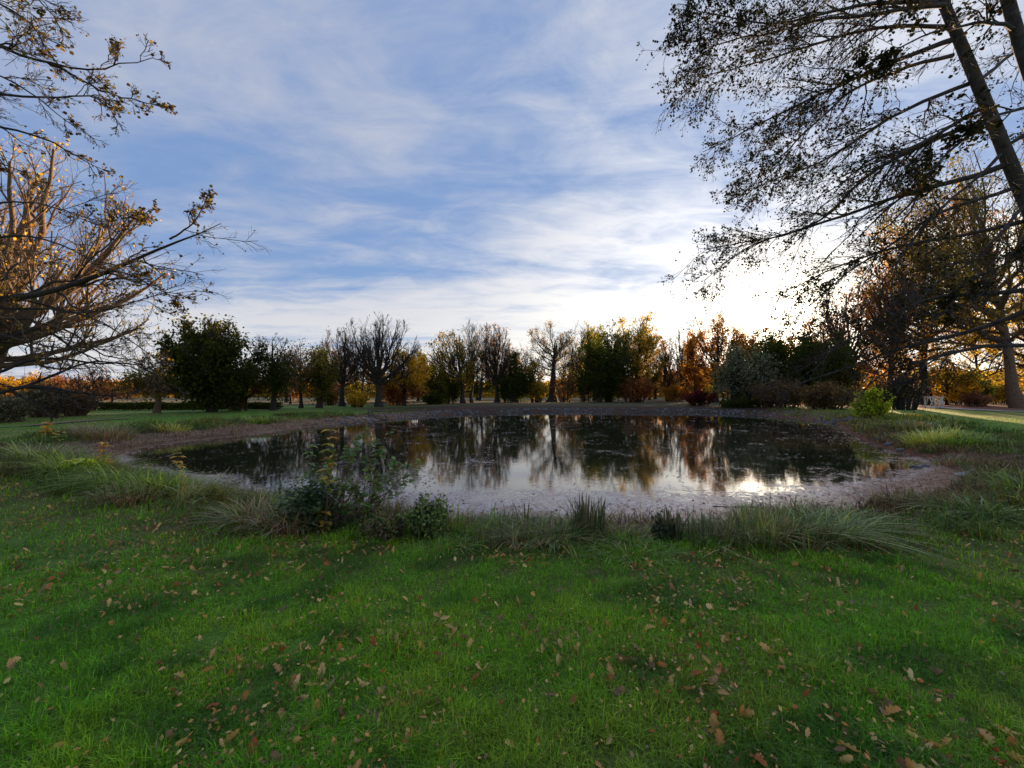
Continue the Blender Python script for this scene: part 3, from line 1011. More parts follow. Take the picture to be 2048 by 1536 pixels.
for k, (lab, px, D, ty, hw, p1, nl) in enumerate(extra):
    rk = np.random.default_rng(800 + k)
    T(360 + k, lab, px, D, ty, hw, p1, nl, 0.21, cb=float(rk.uniform(.14, .34)), n1=15, n2=8, n3=6, n4=3, tr=float(rk.uniform(.15, .26)), up=float(rk.uniform(.25, .6)), fan=float(rk.uniform(.4, .9)),
      twig=0.018, base_px=px + float(rk.normal() * 9), point=float(rk.uniform(0, .4)), multi=int(rk.integers(1, 3)))

# ------------------------------------------------------------------ bushes of the middle distance
S = make_shrub
S(201, 'silver-leaved bush shimmering against the dark thicket', 1492, 812, 41, 692, 66, 'silver', 9000, 0.16, stems=34, name='bush', cat='bush', sparse=0.36)
S(202, 'dark red bush at the water edge left of the silver-leaved bush', 1402, 812, 43, 782, 34, 'crimson', 4500, 0.12, stems=30, name='bush', cat='bush')
S(203, 'lime green willow bush leaning over the right shore', 1742, 832, 24.5, 780, 33, 'lime', 5200, 0.10, stems=44, name='bush', cat='bush', sparse=0.12)
S(204, 'purplish brown twig thicket between the lime bush and the rustic rail', 1805, 815, 33, 742, 48, 'brown', 900, 0.10, stems=70, name='bush', cat='bush', twig=0.02)
S(205, 'low dark evergreen bush behind the path on the right', 1930, 800, 44, 752, 42, 'dark_green', 5000, 0.16, stems=26, name='bush', cat='bush')
S(206, 'low yellow-brown bush at the foot of the leaning tree by the path', 1990, 800, 46, 765, 34, 'olive_gold', 3600, 0.16, stems=22, name='bush', cat='bush')
S(207, 'clump of yellow ornamental grass in front of the bare trees', 716, 815, 38, 786, 24, 'gold', 2200, 0.10, stems=60, name='bush', cat='bush', sparse=0.25)
S(208, 'grey-green scrub bush at the left edge of the meadow', 15, 845, 20.5, 792, 46, 'silver', 4200, 0.07, stems=60, name='bush', cat='bush', twig=0.012, bark=M_BARK_BROWN)
S(209, 'grey twiggy bush with a dark hollow beneath, left meadow', 92, 838, 24, 772, 46, 'silver', 3600, 0.08, stems=90, name='bush', cat='bush', twig=0.014, bark=M_BARK_BROWN)
S(210, 'round grey-brown twiggy bush right of the hollow one', 152, 836, 25, 786, 34, 'brown', 2400, 0.08, stems=80, name='bush', cat='bush', twig=0.014, bark=M_BARK_BROWN)
S(211, 'rust-brown bush under the golden brown tree', 1268, 804, 56, 748, 40, 'rust', 5000, 0.18, stems=26, name='bush', cat='bush')
S(212, 'dark bush under the big dense green tree', 1190, 805, 56, 736, 44, 'dark_green', 7000, 0.2, stems=30, name='bush', cat='bush')
S(213, 'brown bush beside the old gnarled trunk', 1130, 805, 56, 752, 26, 'brown', 3500, 0.16, stems=24, name='bush', cat='bush')
S(214, 'olive bush left of the old gnarled trunk', 1072, 806, 55, 756, 24, 'olive_gold', 3500, 0.16, stems=24, name='bush', cat='bush')
S(215, 'dark bush below the ivied low tree', 1020, 806, 54, 750, 28, 'dark_green', 4200, 0.18, stems=24, name='bush', cat='bush')
S(216, 'dark bush under the leaning yellow-green tree', 900, 808, 50, 758, 28, 'dark_green', 4000, 0.17, stems=24, name='bush', cat='bush')
S(217, 'low evergreen bush right of the golden yellow tree', 868, 808, 47, 786, 30, 'dark_green', 3800, 0.14, stems=24, name='bush', cat='bush')
S(218, 'russet bush beneath the golden yellow tree', 792, 808, 46, 770, 32, 'rust', 3800, 0.16, stems=24, name='bush', cat='bush')
S(219, 'russet bush at the foot of the rusty orange tree', 470, 824, 31, 778, 24, 'rust', 3200, 0.11, stems=20, name='bush', cat='bush')
S(220, 'dark bush behind the ivy-clad tree trunk', 660, 818, 44, 772, 34, 'brown', 3200, 0.15, stems=24, name='bush', cat='bush')
S(221, 'brown leafy bush on the bank under the dark tree left of the pond corner', 1560, 822, 37, 762, 56, 'brown', 6000, 0.14, stems=40, name='bush', cat='bush')
S(222, 'brown leafy bush on the bank nearest the pond corner', 1655, 826, 34, 768, 56, 'brown', 6000, 0.13, stems=40, name='bush', cat='bush')
S(223, 'flat mat of ivy at the water edge below the silver-leaved bush', 1480, 818, 39.5, 802, 42, 'dark_green', 3800, 0.12, stems=30, name='bush', cat='bush', sparse=0.15)
S(224, 'amber bush below the broad amber-topped tree', 1350, 804, 60, 768, 30, 'amber', 3500, 0.16, stems=24, name='bush', cat='bush')
S(225, 'low rust-coloured bush on the leaf-strewn slope', 1950, 806, 40, 786, 26, 'pinkish', 2200, 0.12, stems=30, name='bush', cat='bush')


def build_hedge():
    rng = np.random.default_rng(71)
    x0, x1, D = (140 - 1024) / FPX * 34, (560 - 1024) / FPX * 34, 34.0
    g = gz1((x0 + x1) / 2, D)
    root = empty('hedge', ((x0 + x1) / 2, D, g), 'long low dark hedge closing the left meadow', 'hedge')
    n = 16000
    c = np.stack([rng.uniform(x0, x1, n), D + rng.uniform(-0.5, 0.5, n), g + np.abs(rng.random(n)) ** 0.7 * 0.62], 1)
    c[:, 2] += 0.12 * (fbm(c[:, 0] * 1.2, c[:, 0] * 0, 6, 3) - .5)
    b = Buf()
    leaf_buf(b, rng, c, 0.09, pick_cols(rng, PAL['dark_green'], n), 1.3)
    b.obj('foliage', M_LEAF, root, kind='stuff')
    st = np.linspace(x0, x1, 90)
    p = np.stack([np.stack([st, np.full(90, D), np.full(90, g - 0.05)], 1), np.stack([st + .05, np.full(90, D), np.full(90, g + .5)], 1)], 1)
    v, q = tubes(p, np.full((90, 2), 0.03), 5)
    b = Buf()
    b.add(v, [q])
    b.obj('stems', M_BARK, root)


build_hedge()


def build_distance():
    """woods and rough growth beyond the park, too far to tell trees apart"""
    rng = np.random.default_rng(77)
    b = Buf()
    n = 32000
    ang = rng.uniform(R(-62), R(62), n)
    D = rng.uniform(95, 150, n)
    x = np.tan(ang) * D
    x = np.clip(x, -230, 230)
    top = 2.2 + 6.0 * fbm(x * 0.05, D * 0.01, 50, 4) ** 1.5 + 3.0 * sstep(0, 60, x)
    z = np.abs(rng.random(n)) ** 0.8 * top
    c = np.stack([x, D, z], 1)
    cols = np.where((fbm(x * 0.08, D * 0.08, 51, 3) + (z / 9 - .4) * .2 > 0.5)[:, None], pick_cols(rng, PAL['amber'], n), pick_cols(rng, PAL['olive_gold'], n))
    leaf_buf(b, rng, c, 1.05, cols, 1.3)
    o = b.obj('distant_woods', M_LEAF, kind='stuff')
    tag(o, 'hazy band of amber woodland far beyond the meadow', 'woods')


build_distance()


# ------------------------------------------------------------------ the big trees that reach into the picture from both sides
def limb_tree(seed, label, trunk_px, trunk_r, limbs, D0, bark, leafpal, nleaf, lsize, n2=16, n3=9, n4=5, droop=-0.05, spread=0.75, ratio2=(0.16, 0.36), hexa=True,
              group=None, twig=0.005, leafbias=0.0, r_end=0.15, mat=None, ratio3=(0.35, 0.6), minlen=0.0, wander=0.05, name='tree', thin=None):
    """trunk and main limbs follow given points; each limb is a part, the finer twigs and leaves grow from them"""
    rng = np.random.default_rng(seed)
    tp = np.array([P(*a) for a in trunk_px])
    tp[0, 2] = gz1(tp[0, 0], tp[0, 1]) - 0.1
    root = empty(name, (tp[0, 0], tp[0, 1], tp[0, 2] + .1), label, 'tree', group)
    tpath = resample(tp, 24, 2)
    tr = np.interp(np.linspace(0, 1, 24), [0, 0.06, 0.2, 1], [trunk_r * 1.7, trunk_r * 1.2, trunk_r, trunk_r * r_end])
    v, q = tubes(tpath[None], tr[None], 14)
    nb = 0.10 * trunk_r * (fbm(v[:, 2] * 2.0, v[:, 0] * 5 + v[:, 1] * 5, 3, 3) - .5)
    v = v + nb[:, None]
    b = Buf()
    b.add(v, [q])
    b.obj('trunk', bark, root)
    S1 = 16
    L1, R1 = [], []
    for lm in limbs:
        pts, r0, r1 = lm
        pp = resample(np.array([P(*a) for a in pts]), S1, 2)
        pp[1:] += np.cumsum(rng.normal(size=(S1 - 1, 3)) * 0.012, axis=0)
        rr = r0 + (r1 - r0) * np.linspace(0, 1, S1) ** 0.8
        L1.append(pp)
        R1.append(rr)
        v, q = tubes(pp[None], rr[None], 8)
        b = Buf()
        b.add(v, [q])
        b.obj('branch', bark, root)
    L1, R1 = np.array(L1), np.array(R1)
    P2, R2 = children(rng, L1, R1, n2, 6, 0.10, 1.0, spread, ratio2, droop, droop * 1.2, 0.55, lmin=minlen, wander=wander, tpow=0.75, tipf=0.15 if thin is not None else 0.5)
    if thin is not None:
        own = np.repeat(np.arange(len(limbs)), n2)
        kp = ~(np.isin(own, thin) & (rng.random(len(own)) < 0.5))
        P2, R2 = P2[kp], R2[kp]
    P3, R3 = children(rng, P2, R2, n3, 5, 0.12, 1.0, 0.8, ratio3, droop * .6, droop, 0.6, lmin=minlen * .35, wander=wander)
    P4, R4 = children(rng, P3, R3, n4, 3, 0.15, 1.0, 0.8, (0.35, 0.7), droop * .4, 0.02, 0.6, wander=wander)
    b = Buf()
    for (pp, rr, sd_, mn) in ((P2, R2, 5, twig * 1.5), (P3, R3, 3, twig), (P4, R4, 3, twig * 0.62)):
        v, q = tubes(pp, np.maximum(rr, mn), sd_)
        b.add(v, [q])
    b.obj('twigs', bark, root, kind='stuff')
    allp = np.concatenate([P3[:, 1:].reshape(-1, 3), P4[:, 1:].reshape(-1, 3), P4[:, -1], P4[:, -1]])
    if nleaf:
        c = allp[rng.integers(0, len(allp), nleaf)] + rng.normal(size=(nleaf, 3)) * lsize * 0.55
        dens = fbm(c[:, 0] * 1.1 + c[:, 1] * .7 + seed, c[:, 2] * 1.4, seed, 3)
        c = c[(dens > rng.uniform(0.22, 0.62, nleaf) - leafbias) & ((c[:, 2] > 1.9) | (rng.random(nleaf) < 0.25)) & ((c[:, 2] > 3.2) | (rng.random(nleaf) < 0.55))]
        b = Buf()
        leaf_buf(b, rng, c, lsize * rng.uniform(0.6, 1.25, len(c)), pick_cols(rng, PAL[leafpal] if isinstance(leafpal, str) else leafpal, len(c)), 1.15, hang=0.3, hexa=hexa)
        b.obj('foliage', mat or M_LEAF, root, kind='stuff')
    return root


def zf(pts, D0, D1, D=None):
    """give a traced limb its depth, D0 at the trunk to D1 at the tip"""
    n = len(pts)
    return [(p[0], p[1], D0 + (D1 - D0) * (i / (n - 1)) ** 0.9) for i, p in enumerate(pts)]


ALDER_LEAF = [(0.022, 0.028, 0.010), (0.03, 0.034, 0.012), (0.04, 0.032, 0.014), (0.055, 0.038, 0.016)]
alder_limbs = [
    (zf([(1870, 5), (1730, 3), (1645, 23), (1560, 43), (1500, 37), (1400, 20)], 6.6, 5.9), .038, .006),
    (zf([(1897, 10), (1797, 17), (1713, 30), (1629, 37), (1548, 64), (1460, 80), (1392, 100)], 6.6, 6.2), .042, .006),
    (zf([(1890, 54), (1780, 54), (1696, 70), (1639, 90), (1561, 118), (1461, 145), (1400, 165)], 6.7, 6.8), .036, .006),
    (zf([(1920, 75), (1813, 111), (1730, 141), (1645, 181), (1568, 218), (1528, 240), (1444, 285), (1400, 305)], 6.7, 7.3), .048, .006),
    (zf([(1905, 111), (1780, 141), (1696, 191), (1629, 252), (1588, 302), (1540, 345)], 6.7, 6.2), .036, .006),
    (zf([(1945, 165), (1830, 208), (1763, 245), (1696, 296), (1645, 326), (1561, 353), (1500, 380)], 6.8, 7.4), .040, .006),
    (zf([(1965, 215), (1897, 255), (1847, 286), (1797, 302), (1746, 309), (1700, 340), (1650, 400)], 6.8, 6.4), .038, .006),
    (zf([(1985, 240), (1931, 255), (1830, 296), (1763, 329), (1696, 380), (1656, 433), (1578, 470), (1494, 484), (1410, 500)], 6.8, 8.0), .046, .006),
    (zf([(2010, 330), (1931, 360), (1820, 383), (1746, 403), (1679, 430), (1595, 457), (1528, 475), (1461, 510), (1408, 560)], 6.8, 8.3), .052, .006),
    (zf([(2030, 375), (1940, 405), (1864, 430), (1780, 494), (1700, 540), (1640, 590), (1600, 640)], 6.8, 7.2), .036, .006),
    (zf([(2060, 440), (1931, 470), (1850, 480), (1780, 497), (1690, 525), (1600, 570), (1530, 600)], 6.9, 8.6), .040, .006),
    (zf([(2100, 560), (2048, 583), (1963, 587), (1900, 585), (1838, 602), (1765, 639), (1712, 668), (1671, 695), (1600, 740)], 6.9, 8.6), .050, .008),
    (zf([(2110, 600), (2048, 620), (2004, 643), (1942, 660), (1879, 677), (1817, 691), (1765, 704), (1719, 725), (1660, 745), (1570, 772)], 6.9, 8.8), .052, .008),
    (zf([(2130, 690), (2048, 695), (2004, 694), (1963, 694), (1931, 704), (1890, 714), (1838, 727), (1775, 745), (1744, 768), (1719, 800)], 6.9, 7.6), .046, .008),
    (zf([(1875, 718), (1858, 725), (1827, 752), (1796, 783), (1775, 800)], 7.1, 7.1), .018, .004),
    (zf([(1860, -40), (1740, -60), (1620, -40), (1500, -20), (1410, -10)], 6.5, 5.6), .036, .006),
    (zf([(2010, 300), (1900, 400), (1850, 440), (1760, 560), (1700, 640)], 6.8, 5.9), .030, .005),
    (zf([(2050, 410), (1960, 520), (1880, 560), (1800, 640), (1740, 690)], 6.8, 6.0), .030, .005),
    (zf([(2000, 300), (2090, 250), (2200, 230), (2300, 240)], 6.8, 6.2), .034, .006),
    (zf([(1960, 160), (2050, 90), (2160, 60), (2260, 60)], 6.7, 7.5), .034, .006),
]
limb_tree(401, 'tall leaning alder on the right whose dark leafy boughs sweep down over the pond',
          [(2300, 960, 7.0), (2235, 800, 6.95), (2170, 640, 6.9), (2100, 500, 6.85), (2048, 398, 6.8), (1975, 215, 6.75), (1925, 95, 6.7), (1880, -10, 6.6), (1820, -160, 6.5), (1750, -360, 6.3)],
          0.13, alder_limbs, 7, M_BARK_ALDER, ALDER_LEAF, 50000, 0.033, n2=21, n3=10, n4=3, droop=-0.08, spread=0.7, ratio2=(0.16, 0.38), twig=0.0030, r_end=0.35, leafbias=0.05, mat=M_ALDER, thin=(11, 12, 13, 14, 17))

alder2 = [
    (zf([(2040, 60), (1960, 40), (1880, 60), (1800, 90), (1740, 120)], 6.0, 5.2), .030, .005),
    (zf([(2080, 200), (2015, 230), (1950, 270), (1900, 310), (1840, 380)], 6.0, 5.5), .030, .005),
    (zf([(2100, 330), (2040, 500), (1990, 545), (1930, 560), (1880, 620)], 6.0, 6.6), .032, .005),
    (zf([(2010, -30), (1900, -70), (1800, -60), (1700, -30)], 6.0, 5.2), .030, .005),
]
limb_tree(402, 'second dark alder trunk cut by the top right corner',
          [(2520, 1040, 6.3), (2340, 700, 6.2), (2180, 400, 6.1), (2075, 190, 6.0), (2040, 90, 6.0), (2010, -20, 5.9), (1960, -200, 5.8)],
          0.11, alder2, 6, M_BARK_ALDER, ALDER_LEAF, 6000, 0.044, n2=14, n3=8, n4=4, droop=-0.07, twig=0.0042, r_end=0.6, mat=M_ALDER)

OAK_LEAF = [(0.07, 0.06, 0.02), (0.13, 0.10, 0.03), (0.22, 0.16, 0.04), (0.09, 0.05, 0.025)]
oak_limbs = [
    (zf([(-260, 640), (-120, 610), (0, 595), (55, 587), (109, 573), (164, 551), (246, 518), (328, 483), (367, 467), (395, 460), (415, 452), (432, 440)], 8.4, 7.6), .13, .006),
    (zf([(340, 478), (367, 462), (392, 438), (400, 410), (412, 382)], 7.8, 7.6), .020, .004),
    (zf([(-200, 560), (-60, 500), (0, 470), (60, 470), (130, 490), (190, 520), (250, 530)], 8.4, 7.0), .040, .006),
    (zf([(-200, 650), (-60, 612), (16, 620), (96, 620), (164, 633), (230, 622), (300, 600), (372, 580)], 8.4, 8.2), .042, .006),
    (zf([(-100, 600), (55, 598), (123, 622), (191, 636), (246, 671), (290, 700), (330, 730)], 8.4, 9.6), .036, .006),
    (zf([(-200, 700), (-60, 690), (0, 682), (55, 658), (109, 652), (150, 671), (176, 700), (215, 722), (300, 726)], 8.6, 9.4), .055, .007),
    (zf([(-200, 780), (-60, 760), (0, 740), (41, 721), (96, 712), (180, 728), (270, 722), (310, 760), (360, 778)], 8.8, 9.6), .055, .007),
    (zf([(-220, 830), (-80, 800), (0, 788), (55, 773), (109, 753), (150, 730), (200, 722), (246, 726), (287, 745)], 8.8, 9.4), .080, .007),
    (zf([(20, 778), (75, 772), (130, 783), (180, 789), (230, 790), (275, 782), (300, 772)], 8.9, 9.8), .045, .007),
    (zf([(20, 782), (50, 795), (75, 808), (105, 832)], 8.9, 9.3), .045, .018),
    (zf([(-150, 520), (-40, 430), (0, 400), (70, 400), (140, 420), (200, 440)], 8.3, 6.8), .034, .005),
    (zf([(150, 555), (180, 520), (230, 480), (262, 440), (300, 430)], 7.9, 7.4), .022, .004),
    (zf([(200, 535), (270, 550), (320, 575), (355, 590), (372, 620)], 7.8, 7.8), .020, .004),
    (zf([(-100, 640), (0, 668), (80, 690), (150, 700), (230, 700)], 8.6, 7.8), .032, .005),
]
limb_tree(403, 'spreading oak at the left edge with dark low boughs arching over the bank',
          [(-330, 900, 8.8), (-310, 780, 8.6), (-290, 660, 8.4), (-270, 520, 8.3), (-300, 350, 8.2), (-330, 150, 8.1)],
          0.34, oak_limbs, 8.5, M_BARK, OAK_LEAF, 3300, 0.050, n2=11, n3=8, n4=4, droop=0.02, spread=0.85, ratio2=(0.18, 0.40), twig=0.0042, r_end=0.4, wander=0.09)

over_limbs = [
    (zf([(-200, 20), (-80, 60), (0, 93), (67, 117), (133, 133), (200, 137), (233, 128), (270, 130), (300, 118)], 5.2, 5.6), .036, .004),
    (zf([(100, 125), (133, 143), (167, 163), (217, 183), (273, 192), (322, 207)], 5.3, 5.7), .018, .004),
    (zf([(-200, 150), (-80, 175), (0, 192), (50, 200), (127, 198), (170, 190), (215, 215), (242, 256)], 5.2, 5.4), .030, .004),
    (zf([(-200, 210), (-80, 232), (0, 243), (83, 260), (133, 287), (173, 313), (206, 330)], 5.2, 5.6), .030, .004),
    (zf([(-200, -80), (-60, -20), (20, 20), (70, 60), (100, 110), (130, 150)], 5.2, 4.8), .024, .004),
    (zf([(-150, -100), (0, -60), (60, -20), (100, 20), (125, 55)], 5.2, 4.8), .022, .004),
    (zf([(-200, 270), (-80, 300), (0, 325), (50, 345), (90, 370)], 5.2, 5.6), .022, .004),
    (zf([(-200, 90), (-60, 130), (20, 150), (70, 180), (110, 210), (150, 240)], 5.2, 5.0), .020, .004),
]
limb_tree(404, 'thin twigged overhanging boughs entering from the top left corner, few leaves left',
          [(-700, 1050, 5.2), (-690, 700, 5.2), (-660, 300, 5.2), (-600, -100, 5.2), (-560, -400, 5.2)],
          0.22, over_limbs, 5, M_BARK, OAK_LEAF, 1500, 0.038, n2=12, n3=7, n4=4, droop=-0.02, spread=0.8, ratio2=(0.16, 0.36), twig=0.0032, r_end=0.4, wander=0.08)


# ------------------------------------------------------------------ lawn
def blades(buf, rng, x, y, z, h, w, lean, col, seg=2, tipcol=1.25, az=None):
    """curved grass blades; 2 segments end in a point"""
    n = len(x)
    az = rng.uniform(0, 2 * math.pi, n) if az is None else az
    dx, dy = np.cos(az), np.sin(az)
    fx, fy = -dy, dx                    # blade width direction
    h, w, lean = (np.broadcast_to(a, (n,)) for a in (h, w, lean))
    base = np.stack([x, y, z], 1)
    wd = np.stack([fx, fy, np.zeros(n)], 1)
    ld = np.stack([dx, dy, np.zeros(n)], 1)
    rows = []
    for k in range(seg + 1):
        t = k / seg
        c = base + ld * (lean * h * t ** 2)[:, None] + np.array([0, 0, 1.0]) * (h * (t - 0.42 * np.clip(lean, 0, 1.6) * t ** 2.4))[:, None]
        if k < seg:
            ww = (w * (1 - 0.55 * t))[:, None] * .5
            rows += [c - wd * ww, c + wd * ww]
        else:
            rows += [c]
    v = np.stack(rows, 1)
    k = v.shape[1]
    i = (np.arange(n) * k)[:, None]
    fs = []
    for s_ in range(seg - 1):
        fs.append(i + np.array([[2 * s_, 2 * s_ + 1, 2 * s_ + 3, 2 * s_ + 2]]))
    tri = i + np.array([[2 * seg - 2, 2 * seg - 1, 2 * seg]])
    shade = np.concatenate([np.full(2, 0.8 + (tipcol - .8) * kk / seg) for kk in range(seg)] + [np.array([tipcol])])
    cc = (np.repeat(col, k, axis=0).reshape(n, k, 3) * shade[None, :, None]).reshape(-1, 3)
    buf.add(v.reshape(-1, 3), fs + [tri], cc)


def build_lawn():
    rng = np.random.default_rng(5)
    # near turf thins out and coarsens with distance from the viewer
    specs = [(230000, 1.15, 4.8, 0.058, 0.0047, 1.5), (80000, 4.2, 11.0, 0.065, 0.010, 1.35), (55000, 9, 34.0, 0.09, 0.026, 1.2)]
    for gi, (n, d0, d1, h, w, pw) in enumerate(specs):
        u = rng.random(n)
        D = (d0 ** (2 - pw) + u * (d1 ** (2 - pw) - d0 ** (2 - pw))) ** (1 / (2 - pw))
        a = rng.uniform(R(-66), R(66), n)
        x, y = D * np.tan(a) * np.cos(a) * 1.25, D * np.cos(a)
        x = np.where(gi == 0, x, x)
        y = y + 0.25
        s = sdf(x, y)
        keep = (s > 1.35 + rng.random(n) * 0.5)
        keep &= ~((y > 30) & (x > 28))
        # tufts: thicker and thinner places
        tuft = fbm(x * 5.2, y * 5.2, 61, 2)
        keep &= (tuft + rng.random(n) * 0.45 > 0.42) if gi < 2 else keep
        x, y, s, tuft = x[keep], y[keep], s[keep], tuft[keep]
        n = len(x)
        z = gz(x, y, s)
        big = fbm(x * 0.55, y * 0.55, 21, 4)
        mid = fbm(x * 1.9, y * 1.9, 63, 3)
        g1, g2, g3, g4 = np.array([0.17, 0.39, 0.012]), np.array([0.27, 0.46, 0.016]), np.array([0.25, 0.38, 0.024]), np.array([0.055, 0.17, 0.012])
        k = sstep(0.44, 0.66, big * .6 + mid * .4 + 0.04 * sstep(-2, -9, x))[:, None]
        col = g1 * (1 - k) + g3 * k
        k2 = sstep(.5, .75, fbm(x * 1.1, y * 1.1, 66, 3))[:, None]
        col = col * (1 - k2) + g2 * k2
        k3 = sstep(.52, .7, fbm(x * 2.6, y * 2.6, 69, 3))[:, None] * 0.8
        col = col * (1 - k3) + g4 * k3
        col = col * np.exp(rng.normal(size=(n, 1)) * 0.34) * (1 + rng.normal(size=(n, 3)) * 0.07)
        straw = rng.random(n) < 0.03 + 0.10 * sstep(.48, .7, fbm(x * 1.5, y * 1.5, 57, 3))
        col[straw] = np.array([0.30, 0.24, 0.12]) * rng.uniform(0.7, 1.2, (straw.sum(), 1))
        col = np.clip(col, 0.006, 0.7)
        hh = h * (0.45 + 1.1 * tuft) * (0.55 + 0.9 * fbm(x * 2.3, y * 2.3, 67, 2)) * (0.6 + 0.8 * rng.random(n)) * (1 + 0.5 * sstep(2.6, 1.6, s))
        b = Buf()
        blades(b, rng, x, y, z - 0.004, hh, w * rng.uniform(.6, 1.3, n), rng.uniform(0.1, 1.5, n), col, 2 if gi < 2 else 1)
        o = b.obj('lawn_grass', M_GRASS, kind='stuff')
        tag(o, ['short green turf underfoot in the foreground', 'mown grass between the viewer and the bank plants', 'far mown grass on both sides of the pond'][gi], 'grass')


build_lawn()


def build_rough():
    """uncut grass, sedge and dead stalks along the whole rim, and small weeds among the turf"""
    rng = np.random.default_rng(8)
    b = Buf()
    n = 170000
    x = rng.uniform(-24, 30, n)
    y = 3.2 + 38 * rng.random(n) ** 1.6
    m = 70000
    x = np.concatenate([x, rng.uniform(-11, 11, 90000)])
    y = np.concatenate([y, rng.uniform(3.6, 11, 90000)])
    x = np.concatenate([x, rng.uniform(-19, -1, m), rng.uniform(8, 26, m // 2)])
    y = np.concatenate([y, rng.uniform(8, 31, m), rng.uniform(7, 28, m // 2)])
    n = len(x)
    s = sdf(x, y)
    dist = np.hypot(x, y)
    wid = 1.85 + 0.8 * sstep(7, 12, y) + 1.2 * sstep(-6, -12, x) * sstep(6, 10, y) + 1.6 * sstep(6, 12, x)
    cl = fbm(x * 1.1, y * 1.1, 81, 4)
    keep = (s > 0.12) & (s < wid * (0.6 + 0.8 * cl)) & (y < 34 + rng.random(n) * 3)
    keep &= rng.random(n) < np.clip((cl - 0.22) * 2.6, 0.08, 1)
    x, y, s, dist, cl = x[keep], y[keep], s[keep], dist[keep], cl[keep]
    n = len(x)
    z = gz(x, y, s)
    hue = fbm(x * 1.5, y * 1.5, 83, 3) + rng.normal(size=n) * 0.06
    green = np.array([0.105, 0.19, 0.03])
    dry = np.array([0.30, 0.20, 0.085])
    brown = np.array([0.13, 0.065, 0.035])
    yel = np.array([0.38, 0.38, 0.06])
    k = sstep(0.40, 0.60, hue - 0.10 * sstep(2.2, 0.6, s))[:, None]
    k = np.clip(k + 0.30 * sstep(0.8, 2.0, s)[:, None], 0, 1)
    col = np.where(rng.random((n, 1)) < 0.38, dry, brown) * (1 - k) + green * k
    ky = (rng.random(n) < 0.10 + 0.35 * sstep(8, 12, x) * sstep(18, 22, y))[:, None]
    col = np.where(ky, yel, col)
    lf = (sstep(-3, -7, x) * sstep(9.0, 12, y) * sstep(2.0, 1.0, s))[:, None]
    col = col * (1 - lf) + np.array([0.42, 0.29, 0.21]) * lf
    col = np.clip(col * (1 + rng.normal(size=(n, 1)) * 0.25), 0.01, 0.7)
    h = (0.12 + 0.30 * np.clip((cl - .3) * 2.2, 0, 1)) * rng.uniform(0.5, 1.4, n) * (1 - 0.35 * lf[:, 0]) * (1 - .35 * sstep(20, 30, y))
    w = 0.0075 + 0.0012 * np.clip(dist - 4, 0, 30)
    wv, lv = w * rng.uniform(.7, 1.3, n), rng.uniform(0.2, 2.0, n)
    for sel, sg in ((y < 8.5, 3), (y >= 8.5, 2)):
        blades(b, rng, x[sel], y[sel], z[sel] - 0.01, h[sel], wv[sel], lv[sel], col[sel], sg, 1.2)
    o = b.obj('bank_grass', M_GRASS, kind='stuff')
    tag(o, 'rough mixed green and dead grass fringing the pond', 'grass')
    # low broad-leaved weeds and ivy in the fringe
    b = Buf()
    n = 30000
    x = rng.uniform(-15, 16, n)
    y = rng.uniform(3.6, 20, n)
    s = sdf(x, y)
    cl = fbm(x * 1.4 + 4, y * 1.4, 91, 3)
    keep = (s > 0.5) & (s < 2.0) & (cl > 0.5 - .1 * rng.random(n))
    x, y, s, cl = x[keep], y[keep], s[keep], cl[keep]
    z = gz(x, y, s) + rng.random(len(x)) * 0.14 * sstep(.42, .62, cl)
    leaf_buf(b, rng, np.stack([x, y, z], 1), 0.035 * rng.uniform(.6, 1.3, len(x)) + 0.0012 * y, pick_cols(rng, [(0.04, 0.085, 0.03), (0.07, 0.11, 0.03), (0.15, 0.14, 0.04), (0.16, 0.07, 0.035)], len(x)), 1.3, flatness=0.5)
    o = b.obj('ground_ivy', M_PLANT, kind='stuff')
    tag(o, 'small broad leaves creeping through the bank grass', 'weeds')
    # drifts of shed leaves on the wet rim and afloat along the shore
    b = Buf()
    n = 120000
    x = rng.uniform(-15, 20, n)
    y = 4.5 + rng.random(n) ** 1.5 * 24
    s = sdf(x, y)
    cl = fbm(x * 1.6, y * 1.6, 93, 4)
    fall = np.where(s > 0, sstep(0.9, 0.0, s), sstep(2.4, 0.0, -s) ** 2.2 * np.where((y < 9) | (x > 5), 1, .5))
    keep = rng.random(n) < fall * np.clip((cl - .3) * 3.2, 0.04, 1)
    x, y, s = x[keep], y[keep], s[keep]
    z = np.where(s > 0, gz(x, y, s) + 0.012, WZ + 0.006) + rng.random(len(x)) * 0.012
    leaf_buf(b, rng, np.stack([x, y, z], 1), (0.030 + 0.0012 * y) * rng.uniform(.6, 1.4, len(x)), pick_cols(rng, [(0.32, 0.12, 0.07), (0.20, 0.07, 0.045), (0.42, 0.23, 0.14), (0.50, 0.34, 0.24), (0.12, 0.055, 0.035)], len(x)), 1.3, flatness=2.5)
    o = b.obj('shore_leaf_litter', M_DRY, kind='stuff')
    tag(o, 'reddish brown shed leaves packed along the water edge', 'leaf litter')
    # scattered flecks floating further out
    b = Buf()
    n = 52000
    x = rng.uniform(-14, 24, n)
    y = 6.2 + rng.random(n) ** 1.25 * 34
    s = sdf(x, y)
    cl = fbm(x * 0.35, y * 0.9, 95, 4)
    near = sstep(11.5, 7.0, y)
    keep = (s < -0.3) & (rng.random(n) < np.clip((cl - .50) * 7, 0.01, 1) * (0.35 + .65 * near))
    x, y = x[keep], y[keep]
    z = WZ + 0.005 + rng.random(len(x)) * 0.005
